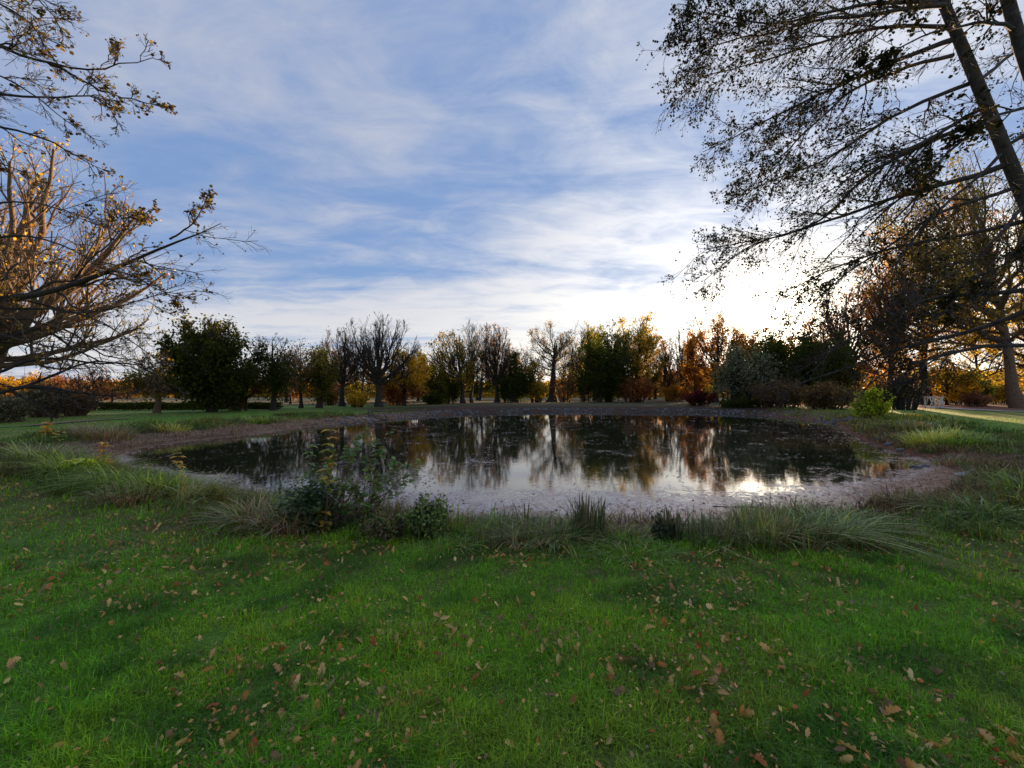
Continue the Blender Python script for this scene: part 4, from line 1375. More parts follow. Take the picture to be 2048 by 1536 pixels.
    leaf_buf(b, rng, np.stack([x, y, z], 1), (0.022 + 0.0022 * y) * rng.uniform(.5, 1.5, len(x)), pick_cols(rng, [(0.36, 0.26, 0.22), (0.24, 0.15, 0.11), (0.44, 0.36, 0.31), (0.12, 0.08, 0.06)], len(x)), 1.5, flatness=4)
    o = b.obj('floating_leaves', M_DRY, kind='stuff')
    tag(o, 'small pale leaves drifting on the pond surface', 'floating leaves')


build_rough()


# ------------------------------------------------------------------ bank plants one can tell apart
def ground_depth(px, py):
    D = 4.0
    for _ in range(40):
        x = (px - 1024) / FPX * D
        g = gz1(x, D)
        Dn = (CAM_H - g) * FPX / max(py - HOR, 4)
        D = D * .5 + Dn * .5
    return D


SED = {
    'green': [(0.11, 0.18, 0.025), (0.16, 0.22, 0.03), (0.07, 0.11, 0.02)],
    'grey': [(0.14, 0.18, 0.055), (0.20, 0.23, 0.08), (0.09, 0.12, 0.03)],
    'mixed': [(0.12, 0.16, 0.04), (0.22, 0.19, 0.07), (0.08, 0.12, 0.03), (0.20, 0.12, 0.06)],
    'dry': [(0.26, 0.19, 0.10), (0.16, 0.10, 0.06), (0.12, 0.12, 0.05)],
    'dark': [(0.035, 0.05, 0.02), (0.06, 0.065, 0.03), (0.09, 0.07, 0.04)],
    'yellow': [(0.30, 0.30, 0.05), (0.22, 0.26, 0.05), (0.36, 0.33, 0.08)],
}


SED = {k: [tuple(min(.75, c * 2.0) for c in t) for t in v] for k, v in SED.items()}


def sedge(seed, label, px, py, n, h, rad, lean, pal, w=0.012, name='sedge_clump', cat='plant', az=None, azs=6.28, D=None, group=None, upright=0.0):
    rng = np.random.default_rng(seed)
    D = D or ground_depth(px, py)
    x0 = (px - 1024) / FPX * D
    r = rad * np.sqrt(rng.random(n))
    a = rng.uniform(0, 2 * math.pi, n)
    x, y = x0 + r * np.cos(a), D + r * np.sin(a) * 0.7
    z = gz(x, y)
    aa = a + rng.normal(size=n) * 0.5 if az is None else rng.normal(size=n) * azs / 3 + az
    ln = lean * rng.uniform(0.25, 1.25, n)
    k = int(n * upright)
    if k:
        ln[:k] *= 0.15
    b = Buf()
    g = gz1(x0, D)
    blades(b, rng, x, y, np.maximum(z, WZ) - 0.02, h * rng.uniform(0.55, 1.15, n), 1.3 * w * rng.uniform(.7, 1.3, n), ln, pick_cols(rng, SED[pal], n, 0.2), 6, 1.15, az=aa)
    me = b.mesh(name, M_PLANT)
    me.transform(Matrix.Translation((-x0, -D, -g)))
    o = link(name, me, loc=(x0, D, g))
    tag(o, label, cat, group)
    return o


sedge(501, 'tall dark rush clump standing upright in mid shore against the bright water', 1178, 1072, 150, 0.50, 0.20, 0.45, 'dark', 0.013, 'rush_clump', upright=0.5)
sedge(502, 'sprawling olive sedge left of the tall dark rushes, blades curling over', 1110, 1082, 140, 0.34, 0.26, 1.7, 'mixed', 0.011)
sedge(503, 'withered dark stalk cluster right of the rushes with a ragged brown head', 1338, 1082, 90, 0.40, 0.12, 0.5, 'dark', 0.014, 'stalk_cluster', upright=0.6)
sedge(504, 'loose cluster of thin leaning stalks between the ragged head and the big sedge', 1400, 1088, 55, 0.42, 0.28, 0.8, 'dark', 0.010, 'stalk_cluster', upright=0.4)
sedge(505, 'bushy olive and brown sedge mound on the right of the near shore', 1520, 1078, 280, 0.40, 0.36, 1.0, 'mixed', 0.011, upright=0.2)
sedge(506, 'large grey-green sedge with long blades arching to the right', 1650, 1082, 230, 0.52, 0.34, 1.9, 'grey', 0.014, az=0.2, azs=2.4)
sedge(507, 'pair of pale dead blades flopping onto the lawn', 1432, 1104, 9, 0.30, 0.10, 1.8, 'grey', 0.016, az=-1.4, azs=1.4)
sedge(508, 'green-grey rosette of strap leaves near the right edge', 1955, 1040, 90, 0.42, 0.20, 1.7, 'grey', 0.020)
sedge(509, 'second strap-leaved sedge left of the rosette', 1880, 1024, 90, 0.42, 0.26, 1.7, 'grey', 0.014)
sedge(510, 'three slim upright reed blades in the gap beside the leafy shrub', 975, 1066, 14, 0.40, 0.22, 0.25, 'green', 0.014, 'reed_clump')
sedge(511, 'two lone reed blades left of the upright rushes', 1048, 1062, 7, 0.46, 0.10, 0.3, 'dark', 0.016, 'reed_clump')
sedge(512, 'reed blades around the round green bush', 905, 1062, 40, 0.42, 0.25, 0.5, 'green', 0.012, 'reed_clump')
sedge(513, 'yellow-green iris clump at the left end of the leafy shrub', 515, 1052, 255, 0.46, 0.34, 1.2, 'mixed', 0.012)
sedge(514, 'tall iris clump pointing right over the left shallows', 405, 1012, 315, 0.57, 0.34, 1.1, 'mixed', 0.014, az=0.4, azs=3.0)
sedge(515, 'broad green sedge bank left of the tall iris', 322, 990, 420, 0.54, 0.48, 1.3, 'green', 0.014)
sedge(516, 'deep green sedge bank in the middle of the left fringe', 245, 980, 390, 0.57, 0.50, 1.3, 'green', 0.015)
sedge(517, 'dense green iris patch behind the deep green sedge', 165, 955, 450, 0.65, 0.60, 1.2, 'green', 0.018)
sedge(518, 'grey-green iris patch at the far left of the fringe', 90, 930, 420, 0.68, 0.65, 1.2, 'grey', 0.018)
sedge(519, 'brown seeded grass mound under the left sedges', 262, 1004, 300, 0.38, 0.42, 1.2, 'dry', 0.010)
sedge(520, 'brown and green grass tuft left of the leafy shrub', 572, 1062, 240, 0.41, 0.28, 1.2, 'dry', 0.010)
sedge(521, 'bright yellow-green grass tussock on the right shore', 1862, 886, 420, 0.62, 0.85, 0.9, 'yellow', 0.022, 'grass_tussock')
sedge(522, 'dark green grass tussock just right of the yellow one', 1925, 890, 330, 0.50, 0.70, 1.2, 'green', 0.020, 'grass_tussock')
sedge(523, 'olive tussock above the yellow one on the right shore', 1835, 858, 260, 0.5, 0.8, 1.0, 'mixed', 0.024, 'grass_tussock')
sedge(524, 'brown tussock low on the right shore', 1900, 925, 180, 0.30, 0.55, 1.2, 'dry', 0.014, 'grass_tussock')
sedge(525, 'yellow-green tussock on the far left shore', 345, 862, 240, 0.42, 0.7, 1.0, 'yellow', 0.024, 'grass_tussock')
sedge(526, 'dark tussock on the far left shore near the bare trees', 515, 846, 200, 0.5, 0.7, 1.0, 'green', 0.030, 'grass_tussock')
sedge(527, 'brown tussock behind the orange seedlings on the left', 210, 878, 480, 0.74, 0.95, 1.0, 'dry', 0.016, 'grass_tussock')
sedge(528, 'low deep green grass clump on the lawn edge below the rushes', 1270, 1108, 420, 0.17, 0.40, 1.3, 'green', 0.007, 'grass_tussock')
sedge(529, 'low deep green grass clump left of the one below the rushes', 1130, 1104, 300, 0.15, 0.35, 1.3, 'green', 0.007, 'grass_tussock')
sedge(530, 'low grass clump on the lawn edge below the round green bush', 880, 1096, 300, 0.15, 0.35, 1.3, 'green', 0.007, 'grass_tussock')
sedge(531, 'rust-tinged grass mound between reeds and rushes', 1045, 1080, 260, 0.26, 0.34, 1.2, 'dry', 0.009)
sedge(532, 'olive weeds behind the big grey-green sedge', 1740, 1062, 200, 0.30, 0.40, 1.3, 'mixed', 0.010)
sedge(533, 'brown grass mound between the stalk cluster and the olive mound', 1452, 1080, 200, 0.30, 0.26, 1.1, 'dry', 0.009)
sedge(534, 'low olive mound right of the tall dark rushes', 1245, 1082, 200, 0.24, 0.26, 1.2, 'mixed', 0.009)
sedge(535, 'long drooping grass on the right shore below the dark tussock', 1985, 960, 160, 0.40, 0.55, 1.5, 'mixed', 0.013)
sedge(536, 'strappy green blades at the right picture edge', 2040, 985, 120, 0.5, 0.35, 1.3, 'green', 0.016)


def leafy_shrub():
    """the tall many-stemmed shrub that stands in front of the water"""
    rng = np.random.default_rng(601)
    D = 5.0
    x0 = (690 - 1024) / FPX * D
    g = gz1(x0, D)
    root = empty('leafy_shrub', (x0, D, g), 'tall many-stemmed shrub with scattered broad green leaves in front of the pond', 'shrub')
    tips = [(600, 985), (622, 960), (650, 935), (610, 1000), (672, 900), (690, 905), (715, 900), (735, 870), (748, 850), (770, 900), (790, 930), (805, 925), (842, 952), (838, 925), (775, 960), (760, 985),
            (700, 960), (725, 985), (660, 1000), (745, 930), (690, 880), (630, 1010), (800, 985), (765, 1000), (712, 875), (755, 880), (780, 875)]
    paths = []
    for (a, b_) in tips:
        Dt = D + rng.uniform(-0.3, 0.45)
        tip = P(a, b_, Dt)
        bx = (rng.uniform(640, 745) - 1024) / FPX * D
        by = D + rng.uniform(-.12, .12)
        p0 = np.array([bx, by, gz1(bx, by) - 0.03])
        mid = p0 + (tip - p0) * np.array([.45, .5, .55]) + rng.normal(size=3) * 0.02
        paths.append(resample([p0, mid, tip], 9, 2))
    paths = np.array(paths)
    rad = np.full((len(paths), 9), 1.0) * 0.008 * (1 - 0.72 * np.linspace(0, 1, 9)[None])
    P2, R2 = children(rng, paths, rad, 4, 5, 0.35, 1, 0.7, (0.10, 0.22), 0.15, 0.1, 0.6)
    b = Buf()
    for pp, rr, sd_ in ((paths, rad, 6), (P2, np.maximum(R2, .0022), 4)):
        v, q = tubes(pp, rr, sd_)
        b.add(v, [q])
    b.obj('stems', rough_material('shrub_stem', (0.10, 0.05, 0.03), (0.22, 0.12, 0.07), 20.0, 0.003), root)
    allp = np.concatenate([paths[:, 3:].reshape(-1, 3), P2[:, 1:].reshape(-1, 3), P2[:, 1:].reshape(-1, 3)])
    c = allp[rng.integers(0, len(allp), 860)] + rng.normal(size=(860, 3)) * 0.02
    b = Buf()
    leaf_buf(b, rng, c, 0.064 * rng.uniform(.6, 1.2, len(c)), pick_cols(rng, [(0.12, 0.20, 0.04), (0.16, 0.26, 0.05), (0.24, 0.30, 0.06)], len(c)), 1.3, flatness=0.9, hexa=True)
    # dense low left part
    n = 1700
    cx = (628 - 1024) / FPX * D
    q = rng.normal(size=(n, 3)) * np.array([0.17, 0.15, 0.15]) + np.array([cx, D, g + 0.30])
    q = q[q[:, 2] > g + .02]
    leaf_buf(b, rng, q, 0.045 * rng.uniform(.6, 1.2, len(q)), pick_cols(rng, [(0.06, 0.11, 0.03), (0.10, 0.17, 0.04), (0.04, 0.06, 0.02)], len(q)), 1.3, flatness=0.6, hexa=True)
    n = 900
    q = rng.normal(size=(n, 3)) * np.array([0.30, 0.15, 0.07]) + np.array([x0, D - .05, g + 0.10])
    leaf_buf(b, rng, q, 0.035 * rng.uniform(.6, 1.2, len(q)), pick_cols(rng, [(0.05, 0.04, 0.02), (0.03, 0.05, 0.018), (0.09, 0.05, 0.03)], len(q)), 1.3)
    b.obj('foliage', M_PLANT, root, kind='stuff')


leafy_shrub()


def leaf_mesh_pointed(buf, p, d, nrm, L, W, col, droop=0.25):
    """one long pinnate-looking leaf blade with a folded midrib"""
    d = d / np.linalg.norm(d)
    side = np.cross(nrm, d)
    side /= np.linalg.norm(side) + 1e-9
    up = np.cross(d, side)
    prof = [(0, .04), (.18, .62), (.4, 1.0), (.65, .8), (.85, .4), (1, .02)]
    v = []
    for t, w in prof:
        c = p + d * L * t - np.array([0, 0, 1]) * droop * L * t * t
        v += [c + side * W * .5 * w + up * W * .16 * w, c, c - side * W * .5 * w + up * W * .16 * w]
    f = []
    for k in range(len(prof) - 1):
        f += [(3 * k, 3 * k + 1, 3 * k + 4, 3 * k + 3), (3 * k + 1, 3 * k + 2, 3 * k + 5, 3 * k + 4)]
    buf.add(v, [np.array(f)], col)


def tiered_plant(seed, label, px, base_y, top_y, D, pal, tiers=7, L=0.16, lean=0.0, name='seedling', spread=1.0, per=4, t0=0.25):
    rng = np.random.default_rng(seed)
    x0 = (px - 1024) / FPX * D
    g = gz1(x0, D)
    H = CAM_H + (HOR - top_y) / FPX * D - g
    root = empty(name, (x0, D, g), label, 'plant')
    st = resample([(x0, D, g - .03), (x0 + lean * .4 * H, D, g + H * .5), (x0 + lean * H, D, g + H)], 9, 2)
    v, q = tubes(st[None], np.linspace(0.008, 0.003, 9)[None], 6)
    b = Buf()
    b.add(v, [q])
    b.obj('stem', M_BARK_BROWN, root)
    for k in range(tiers):
        t = min(.99, t0 + (1 - t0) * (k + .5 + rng.normal() * .18) / tiers)
        i = t * 8
        p = st[int(i)] * (1 - i % 1) + st[min(8, int(i) + 1)] * (i % 1)
        for m in range(per):
            a = rng.uniform(0, 6.28) + m * 6.28 / per
            d = np.array([math.cos(a), math.sin(a) * .8, rng.uniform(0.0, 0.35)])
            bb = Buf()
            c = pick_cols(rng, pal, 1, .15)[0]
            Lk = L * rng.uniform(.7, 1.15) * (1.15 - .4 * t) * spread
            leaf_mesh_pointed(bb, p, d, np.array([0, 0, 1.0]), Lk, Lk * 0.55, c, rng.uniform(.15, .5))
            bb.obj('leaf', M_PLANT, root)


OR = [(0.80, 0.42, 0.03), (0.75, 0.34, 0.03), (0.80, 0.52, 0.05)]
YG = [(0.36, 0.40, 0.05), (0.25, 0.32, 0.04), (0.48, 0.42, 0.05)]
tiered_plant(611, 'slender stem with tiers of yellow and orange drooping leaves inside the tall shrub', 655, 1035, 858, 4.85, [(0.70, 0.52, 0.04), (0.75, 0.42, 0.04), (0.50, 0.50, 0.05)], 9, 0.145, per=4, t0=0.45, lean=0.03)
tiered_plant(612, 'green twig with fine pale leaves left of the yellow tiered stem', 622, 1040, 880, 5.25, [(0.18, 0.28, 0.05), (0.26, 0.34, 0.06)], 8, 0.12, per=4, t0=0.35)
tiered_plant(613, 'bright orange seedling standing on the left shore', 210, 950, 880, 8.6, OR, 8, 0.19, per=4, t0=0.15)
tiered_plant(614, 'small orange seedling at the lawn edge far left', 96, 880, 842, 14.5, OR, 7, 0.26, per=4, t0=0.15)
tiered_plant(615, 'faded yellow seedling leaning out over the left shallows', 358, 990, 900, 7.6, [(0.66, 0.46, 0.08), (0.58, 0.44, 0.08)], 7, 0.16, t0=0.2)
tiered_plant(616, 'yellow-green seedling beside the small orange one', 122, 890, 862, 13.5, YG, 4, 0.24)
tiered_plant(617, 'orange drooping leaf cluster at the foot of the tall shrub', 652, 1060, 1022, 4.8, OR, 3, 0.15)
tiered_plant(618, 'orange-brown drooping leaf cluster at the foot of the iris', 345, 1010, 988, 6.4, [(0.45, 0.24, 0.04), (0.36, 0.2, 0.05)], 3, 0.20)
tiered_plant(619, 'yellow and orange broad-leaved sapling near the right edge', 2012, 1040, 988, 5.7, [(0.58, 0.40, 0.05), (0.5, 0.3, 0.05), (0.30, 0.34, 0.06)], 4, 0.20)
tiered_plant(620, 'yellow-leaved low plant on the right part of the near shore', 1840, 1045, 1012, 6.0, YG, 4, 0.15)
tiered_plant(621, 'bright lime fern-like plant in the left fringe', 160, 965, 918, 8.0, [(0.40, 0.58, 0.05), (0.50, 0.62, 0.06)], 7, 0.42, per=6)
make_shrub(630, 'round small-leaved green bush right of the tall shrub', 858, 1065, ground_depth(858, 1072), 1000, 46, [(0.17, 0.25, 0.05), (0.24, 0.30, 0.06), (0.09, 0.14, 0.04)], 2600, 0.030, stems=34, mat=M_PLANT, twig=0.003, hexa=False, sparse=0.25, name='shrub')
make_shrub(631, 'low tangled weeds between the tall shrub and the round green bush', 775, 1070, ground_depth(775, 1078), 1034, 50, [(0.14, 0.20, 0.05), (0.20, 0.20, 0.07), (0.24, 0.14, 0.07)], 1700, 0.028, stems=30, mat=M_PLANT, twig=0.003, name='shrub')
make_shrub(632, 'dark leafy weed on the wet bank beside the ragged stalks', 1330, 1075, ground_depth(1330, 1082), 1042, 26, [(0.04, 0.06, 0.025), (0.06, 0.08, 0.03)], 900, 0.030, stems=16, mat=M_PLANT, twig=0.003, name='shrub')


# ------------------------------------------------------------------ stones, timbers, rail
def rock_buf(buf, rng, c, r, flat=0.65, col=(0.5, 0.5, 0.5)):
    phi = (1 + 5 ** .5) / 2
    V = unit(np.array([(-1, phi, 0), (1, phi, 0), (-1, -phi, 0), (1, -phi, 0), (0, -1, phi), (0, 1, phi), (0, -1, -phi), (0, 1, -phi), (phi, 0, -1), (phi, 0, 1), (-phi, 0, -1), (-phi, 0, 1)], float))
    F = np.array([(0, 11, 5), (0, 5, 1), (0, 1, 7), (0, 7, 10), (0, 10, 11), (1, 5, 9), (5, 11, 4), (11, 10, 2), (10, 7, 6), (7, 1, 8), (3, 9, 4), (3, 4, 2), (3, 2, 6), (3, 6, 8), (3, 8, 9), (4, 9, 5), (2, 4, 11), (6, 2, 10), (8, 6, 7), (9, 8, 1)])
    for p, rr in zip(c, r):
        v = V * rr * rng.uniform(.7, 1.25, (12, 1)) * np.array([rng.uniform(.8, 1.4), rng.uniform(.8, 1.3), flat])
        a = rng.uniform(0, 6.28)
        rot = np.array([[math.cos(a), -math.sin(a), 0], [math.sin(a), math.cos(a), 0], [0, 0, 1]])
        buf.add(v @ rot.T + p, [F], col)


def build_stones():
    rng = np.random.default_rng(31)
    # stone-pitched far bank
    b = Buf()
    sh = shore
    seg = np.linalg.norm(np.roll(sh, -1, 0) - sh, axis=1)
    far = [i for i in range(len(sh)) if (sh[i, 1] > 24.5 and sh[i, 0] > -11)]
    cnt = 0
    for i in far:
        a, c = sh[i], sh[(i + 1) % len(sh)]
        nrm = np.array([(c - a)[1], -(c - a)[0]])
        nrm /= np.linalg.norm(nrm)
        m = int(seg[i] * 16)
        for _ in range(m):
            t = rng.random()
            off = rng.uniform(-0.15, 1.25)
            p = a + (c - a) * t
            q1 = p + nrm * off
            if sdf(np.array([q1[0]]), np.array([q1[1]]))[0] * (1 if off > 0 else -1) < 0:
                q1 = p - nrm * off
            if rng.random() < 0.25 + .75 * (fbm(q1[0:1] * .4, q1[1:2] * .4, 7, 2)[0] > .42):
                rock_buf(b, rng, [np.array([q1[0], q1[1], max(gz1(q1[0], q1[1]), WZ) + .02])], [rng.uniform(.05, .15)])
                cnt += 1
    o = b.obj('bank_stones', M_STONE, kind='stuff', smooth=False)
    tag(o, 'grey stones pitched along the far water edge', 'stones')
    items = [
        ('pale flat stone lying in the leaves at the near right shore', 1668, 1030, .12, M_STONE_L), ('largest pale boulder half buried at the right shore', 1925, 952, .20, M_STONE_L),
        ('grey rock at the tip of the right shallows', 1830, 940, .15, M_STONE), ('dark wet rock beside the grey one in the right shallows', 1850, 936, .11, M_STONE),
        ('round grey stone on the right shore below the tussocks', 1868, 926, .13, M_STONE), ('small pale stone up the right shore', 1972, 960, .08, M_STONE_L),
        ('grey stone at the foot of the yellow tussock', 1800, 900, .15, M_STONE), ('long grey stone where the right shore bends', 1775, 890, .20, M_STONE),
        ('low grey stone further along the bend of the right shore', 1758, 878, .18, M_STONE), ('brown-grey stone under the lime bush', 1728, 858, .22, M_STONE),
        ('small rock among leaves near the floating stick', 1560, 1046, .05, M_STONE), ('white stone on the left bank by the timbers', 728, 836, .12, M_STONE_L),
    ]
    for k, (lab, px, py, r, mt) in enumerate(items):
        D = ground_depth(px, py)
        x = (px - 1024) / FPX * D
        z = max(gz1(x, D), WZ)
        bb = Buf()
        rr = np.random.default_rng(900 + k)
        rock_buf(bb, rr, [np.zeros(3)], [r], .55)
        me = bb.mesh('stone', mt, smooth=False)
        o = link('stone', me, loc=(x, D, z + r * .15))
        md = o.modifiers.new('round', 'SUBSURF')
        md.levels = md.render_levels = 1
        tag(o, lab, 'stone', 'single stones on the shore')


build_stones()


def pole(buf, a, b, r0, r1, rng, sides=8, bend=0.02):
    pp = resample([a, (np.array(a) + b) / 2 + rng.normal(size=3) * bend, b], 6, 2)
    v, q = tubes(pp[None], np.linspace(r0, r1, 6)[None] * (1 + rng.normal(size=(1, 6)) * .07), sides)
    buf.add(v, [q])
    for e, rr, sgn in ((0, r0, 0), (len(pp) - 1, r1, 1)):
        ring = v.reshape(6, sides, 3)[0 if e == 0 else -1]
        buf.add(np.vstack([ring, ring.mean(0)]), [np.array([(i, (i + 1) % sides, sides) for i in range(sides)])])


def build_rail():
    rng = np.random.default_rng(41)
    D = 36.0
    x0, x1 = (1847 - 1024) / FPX * D, (1886 - 1024) / FPX * D
    g = gz1((x0 + x1) / 2, D)
    root = empty('rustic_rail', ((x0 + x1) / 2, D, g), 'short rustic rail of weathered branches with crooked braces beside the path', 'railing')
    zt, zb = g + 0.98, g + 0.10
    def part(nm, a, b, r0, r1):
        bb = Buf()
        pole(bb, np.array(a, float), np.array(b, float), r0, r1, rng)
        bb.obj(nm, M_WOOD, root)
    W = x1 - x0
    part('top_rail', (x0 - .12, D, zt + .05), (x1 + .05, D, zt), .055, .045)
    part('bottom_rail', (x0 + .1, D - .02, zb), (x1 + .05, D, zb - .02), .06, .05)
    for t in (0.08, 0.60, 0.98):
        part('post', (x0 + W * t, D + .02, g - .15), (x0 + W * t - .03, D + .02, zt), .055, .045)
    for t0, t1 in ((.30, .48), (.20, .06), (.52, .30), (.66, .80), (.98, .70), (.80, .98), (.42, .62)):
        part('brace', (x0 + W * t0, D - .03, zt - .03), (x0 + W * t1, D - .03, zb + .04), .038, .034)


def build_timbers():
    rng = np.random.default_rng(43)
    D = ground_depth(752, 838)
    x = (752 - 1024) / FPX * D
    g = WZ
    root = empty('timber_frame', (x, D, g), 'dark wooden frame of crossed beams set into the left end of the stone bank', 'timber frame')
    def part(nm, a, b, r):
        bb = Buf()
        pole(bb, np.array(a, float), np.array(b, float), r, r * .9, rng, 6, .01)
        bb.obj(nm, M_OLDWOOD, root)
    part('beam', (x - .7, D + .9, g + .62), (x + .35, D + .8, g + .60), .06)
    part('beam', (x - .7, D + .9, g + .58), (x + .15, D + .0, g + .02), .055)
    part('beam', (x + .25, D + .8, g + .58), (x + .75, D + .1, g + .06), .055)
    part('beam', (x - .55, D + .3, g + .16), (x + .8, D + .05, g + .05), .055)
    part('beam', (x - .75, D + .45, g + .30), (x + .1, D + .4, g + .26), .05)
    part('post', (x - .72, D + .5, g - .3), (x - .72, D + .5, g + .7), .06)
    part('post', (x + .72, D + .2, g - .3), (x + .72, D + .2, g + .3), .055)


def build_sticks():
    rng = np.random.default_rng(47)
    D = (CAM_H - WZ) * FPX / (1012 - HOR)
    for lab, a, b, r in (('long thin dark stick floating near the right part of the near shore', 1424, 1508, .012),):
        xa, xb = (a - 1024) / FPX * D, (b - 1024) / FPX * D
        bb = Buf()
        pole(bb, np.array([0, 0, 0.0]), np.array([xb - xa, -.04, .008]), r, r * .6, rng, 6, .008)
        bb_me = bb.mesh('stick', M_BARK)
        o = link('floating_stick', bb_me, loc=(xa, D, WZ + .006))
        tag(o, lab, 'stick')
    D = ground_depth(1955, 942)
    x = (1930 - 1024) / FPX * D
    bb = Buf()
    pole(bb, np.array([0, 0, 0.0]), np.array([.62, .1, .14]), .02, .012, rng, 6, .02)
    o = link('dead_branch', bb.mesh('dead_branch', M_WOOD), loc=(x, D, gz1(x, D) + .04))
    tag(o, 'bleached dead branch lying on the right shore', 'branch')


build_rail()
build_timbers()
build_sticks()


# ------------------------------------------------------------------ fallen leaves on the lawn
def oak_leaf_mesh(seed, cols):
    """curled, lobed dead leaf about 1 unit long, with a stalk"""
    rng = np.random.default_rng(seed)
    n = 9
    mid, le, ri = [], [], []
    for k in range(n):
        t = k / (n - 1)
        env = math.sin(math.pi * min(1, t * .92 + .06)) ** 0.7 * 0.34
        lobe = 1.0 if k % 2 else 0.58
        if k == n - 1:
            env, lobe = .03, 1
        mid.append((t - .5, 0))
        le.append((t - .5 + (.05 if k % 2 else 0), env * lobe * rng.uniform(.85, 1.15)))
        ri.append((t - .5 + (.05 if k % 2 else 0), -env * lobe * rng.uniform(.85, 1.15)))
    curl, roll, tw = rng.uniform(-.5, .9), rng.uniform(.4, 2.2), rng.uniform(-.6, .6)
    def bend(p):
        x, y = p
        z = curl * (x * x) * .9 + roll * y * y * (1 if rng.random() > -1 else 1) + tw * x * y + rng.normal() * .012
        return (x, y * (1 - .25 * abs(roll) * abs(y)), z)
    v = [bend(p) for p in mid] + [bend(p) for p in le] + [bend(p) for p in ri]
    f = []
    for k in range(n - 1):
        f += [(k, k + 1, n + k + 1, n + k), (k, 2 * n + k, 2 * n + k + 1, k + 1)]
    base = np.array(cols)
    RAW.append((np.array(v), np.array(f), base))
    c = np.array([base * (1.12 if i < n else rng.uniform(.75, 1.15)) for i in range(3 * n)])
    b = Buf()
    b.add(v, [np.array(f)], c)
    s = np.array([[(-.5, 0, curl * .22), (-.62, .01, curl * .25 + .01), (-.74, .03, curl * .25 + .03)]], float)
    tv, tq = tubes(s, np.array([[.012, .010, .008]]), 4)
    b.add(tv, [tq], base * .6)
    return b.mesh('fallen_leaf', M_DRY)


LEAF_KINDS = [
    ('dry tan fallen leaf curled on the green lawn', 'tan leaves scattered on the lawn', [(0.64, 0.36, 0.12), (0.70, 0.44, 0.17), (0.55, 0.30, 0.10)]),
    ('rust red fallen leaf lying in the lawn grass', 'rust red leaves scattered on the lawn', [(0.38, 0.10, 0.03), (0.42, 0.14, 0.04)]),
    ('dull brown fallen leaf sunk in the lawn grass', 'brown leaves scattered on the lawn', [(0.28, 0.16, 0.08), (0.20, 0.11, 0.06), (0.36, 0.22, 0.12)]),
    ('orange brown fallen leaf resting on the lawn', 'orange brown leaves scattered on the lawn', [(0.62, 0.28, 0.07), (0.54, 0.23, 0.06)]),
]


RAW = []
LEAF_WORD = ['dry tan', 'rust red', 'dull brown', 'orange brown']


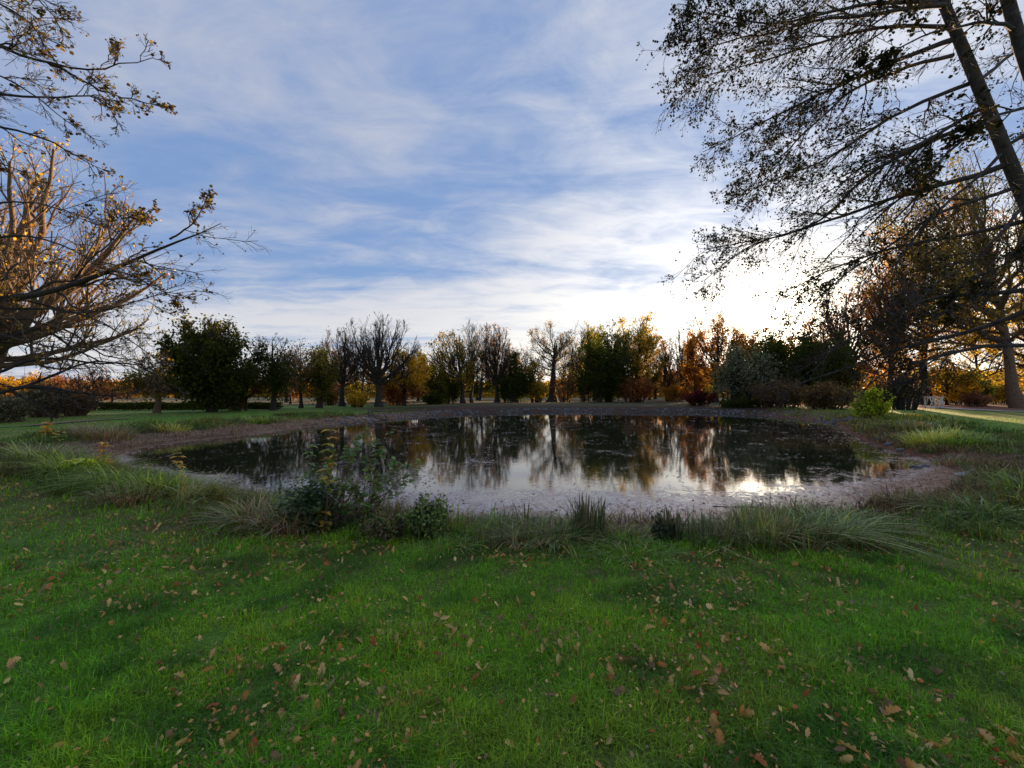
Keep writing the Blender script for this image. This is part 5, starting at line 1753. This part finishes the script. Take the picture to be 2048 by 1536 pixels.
def build_leaves():
    rng = np.random.default_rng(55)
    lib = []
    for ki, (lab, grp, cols) in enumerate(LEAF_KINDS):
        lib.append([oak_leaf_mesh(700 + ki * 20 + j, cols[j % len(cols)]) for j in range(6)])
    n = 13000
    u = rng.random(n)
    D = 1.35 + (u ** 1.15) * 13
    a = rng.uniform(R(-63), R(63), n)
    x, y = D * np.sin(a), D * np.cos(a)
    y = np.maximum(y, 1.2)
    cl = fbm(x * 1.5, y * 1.5, 57, 3)
    s = sdf(x, y)
    keep = (s > 1.3) & (rng.random(n) < np.clip((cl - .42) * 6.0 + .2 * sstep(-1, -6, x), .16, 1))
    # thin with area so density is even close by
    keep &= rng.random(n) < np.clip(0.62 * D / 3.2, 0, 1)
    x, y, D, s = x[keep], y[keep], D[keep], s[keep]
    order = np.argsort(np.hypot(x, y))
    x, y, D, s = x[order], y[order], D[order], s[order]
    inview = np.abs(x) / y < 1.30
    inview &= y < 60
    z = gz(x, y, s)
    near = [i for i in range(len(x)) if inview[i] and y[i] > 1.55][:300]
    nearset = set(near)
    kinds = rng.choice(4, len(x), p=[.52, .12, .24, .12])
    for i in near:
        k = kinds[i]
        o = bpy.data.objects.new('fallen_leaf', lib[k][int(rng.integers(0, 6))])
        COL.objects.link(o)
        L = rng.uniform(.032, .084)
        o.location = (float(x[i]), float(y[i]), float(z[i]) + .022 + rng.uniform(0, .016))
        o.rotation_euler = (rng.normal() * .6, rng.normal() * .6, rng.uniform(0, 6.28))
        if rng.random() < .3:
            o.rotation_euler[0] += math.pi
        o.scale = (L, L * rng.uniform(.8, 1.15), L)
        u = x[i] / y[i]
        colw = 'far left' if u < -.75 else 'left' if u < -.25 else 'centre' if u < .25 else 'right' if u < .75 else 'far right'
        roww = 'at the very front of the lawn' if y[i] < 2.1 else 'in the front of the lawn' if y[i] < 2.8 else 'halfway down the lawn' if y[i] < 3.6 else 'at the far side of the lawn'
        rx = math.hypot((o.rotation_euler[0] + 1.57) % 3.1416 - 1.57, o.rotation_euler[1])
        shp = ('narrow' if o.scale[1] < L * .93 else 'broad' if o.scale[1] > L * 1.04 else 'even') + (' flat' if rx < .45 else ' tilted' if rx < 1.0 else ' upturned')
        tag(o, '%s %s fallen leaf %s, %s' % (('small' if L < .052 else 'mid-sized' if L < .073 else 'large') + ' ' + shp, LEAF_WORD[k], roww, colw), 'leaf', LEAF_KINDS[k][1])
    rest = np.array([i for i in range(len(x)) if i not in nearset and s[i] > 1.3])
    b = Buf()
    pal = [c_ for k in LEAF_KINDS for c_ in k[2]] + LEAF_KINDS[0][2]
    kinds2 = rng.choice(4, len(rest), p=[.50, .12, .22, .16]) * 6 + rng.integers(0, 6, len(rest))
    for j in range(len(RAW)):
        ids = rest[kinds2 == j]
        if not len(ids):
            continue
        rv, rf, base = RAW[j]
        m = len(ids)
        L = rng.uniform(.022, .052, m) * (1 + .02 * y[ids])
        a = rng.uniform(0, 6.28, m)
        tx, ty = rng.normal(size=m) * .6, rng.normal(size=m) * .6
        vv = rv[None] * L[:, None, None]
        X_ = vv[..., 0] * np.cos(a)[:, None] - vv[..., 1] * np.sin(a)[:, None]
        Y_ = vv[..., 0] * np.sin(a)[:, None] + vv[..., 1] * np.cos(a)[:, None]
        Z_ = vv[..., 2] + vv[..., 0] * tx[:, None] + vv[..., 1] * ty[:, None]
        pts = np.stack([X_ + x[ids][:, None], Y_ + y[ids][:, None], Z_ + (z[ids] + .026 + .014 * rng.random(m))[:, None]], -1)
        k_ = rv.shape[0]
        ff = (rf[None] + (np.arange(m) * k_)[:, None, None]).reshape(-1, 4)
        b.add(pts.reshape(-1, 3), [ff], np.repeat(pick_cols(rng, [base], m, .2), k_, axis=0))
    # tiny fragments of leaf everywhere
    n = 16000
    D = 1.4 + rng.random(n) ** 1.3 * 9
    a = rng.uniform(R(-62), R(62), n)
    x, y = D * np.sin(a), np.maximum(D * np.cos(a), 1.2)
    s = sdf(x, y)
    cl = fbm(x * 1.5, y * 1.5, 57, 3)
    k = (s > 1.2) & (rng.random(n) < np.clip((cl - .3) * 3.0, .12, 1))
    x, y, s = x[k], y[k], s[k]
    c = np.stack([x, y, gz(x, y, s) + .030 + .012 * rng.random(len(x))], 1)
    leaf_buf(b, rng, c, rng.uniform(.008, .019, len(c)) * (1 + .06 * y), pick_cols(rng, pal, len(c), .25), 1.5, flatness=.4)
    o = b.obj('leaf_litter', M_DRY, kind='stuff')
    tag(o, 'bits of dead leaf strewn through the lawn', 'leaf litter')


build_leaves()
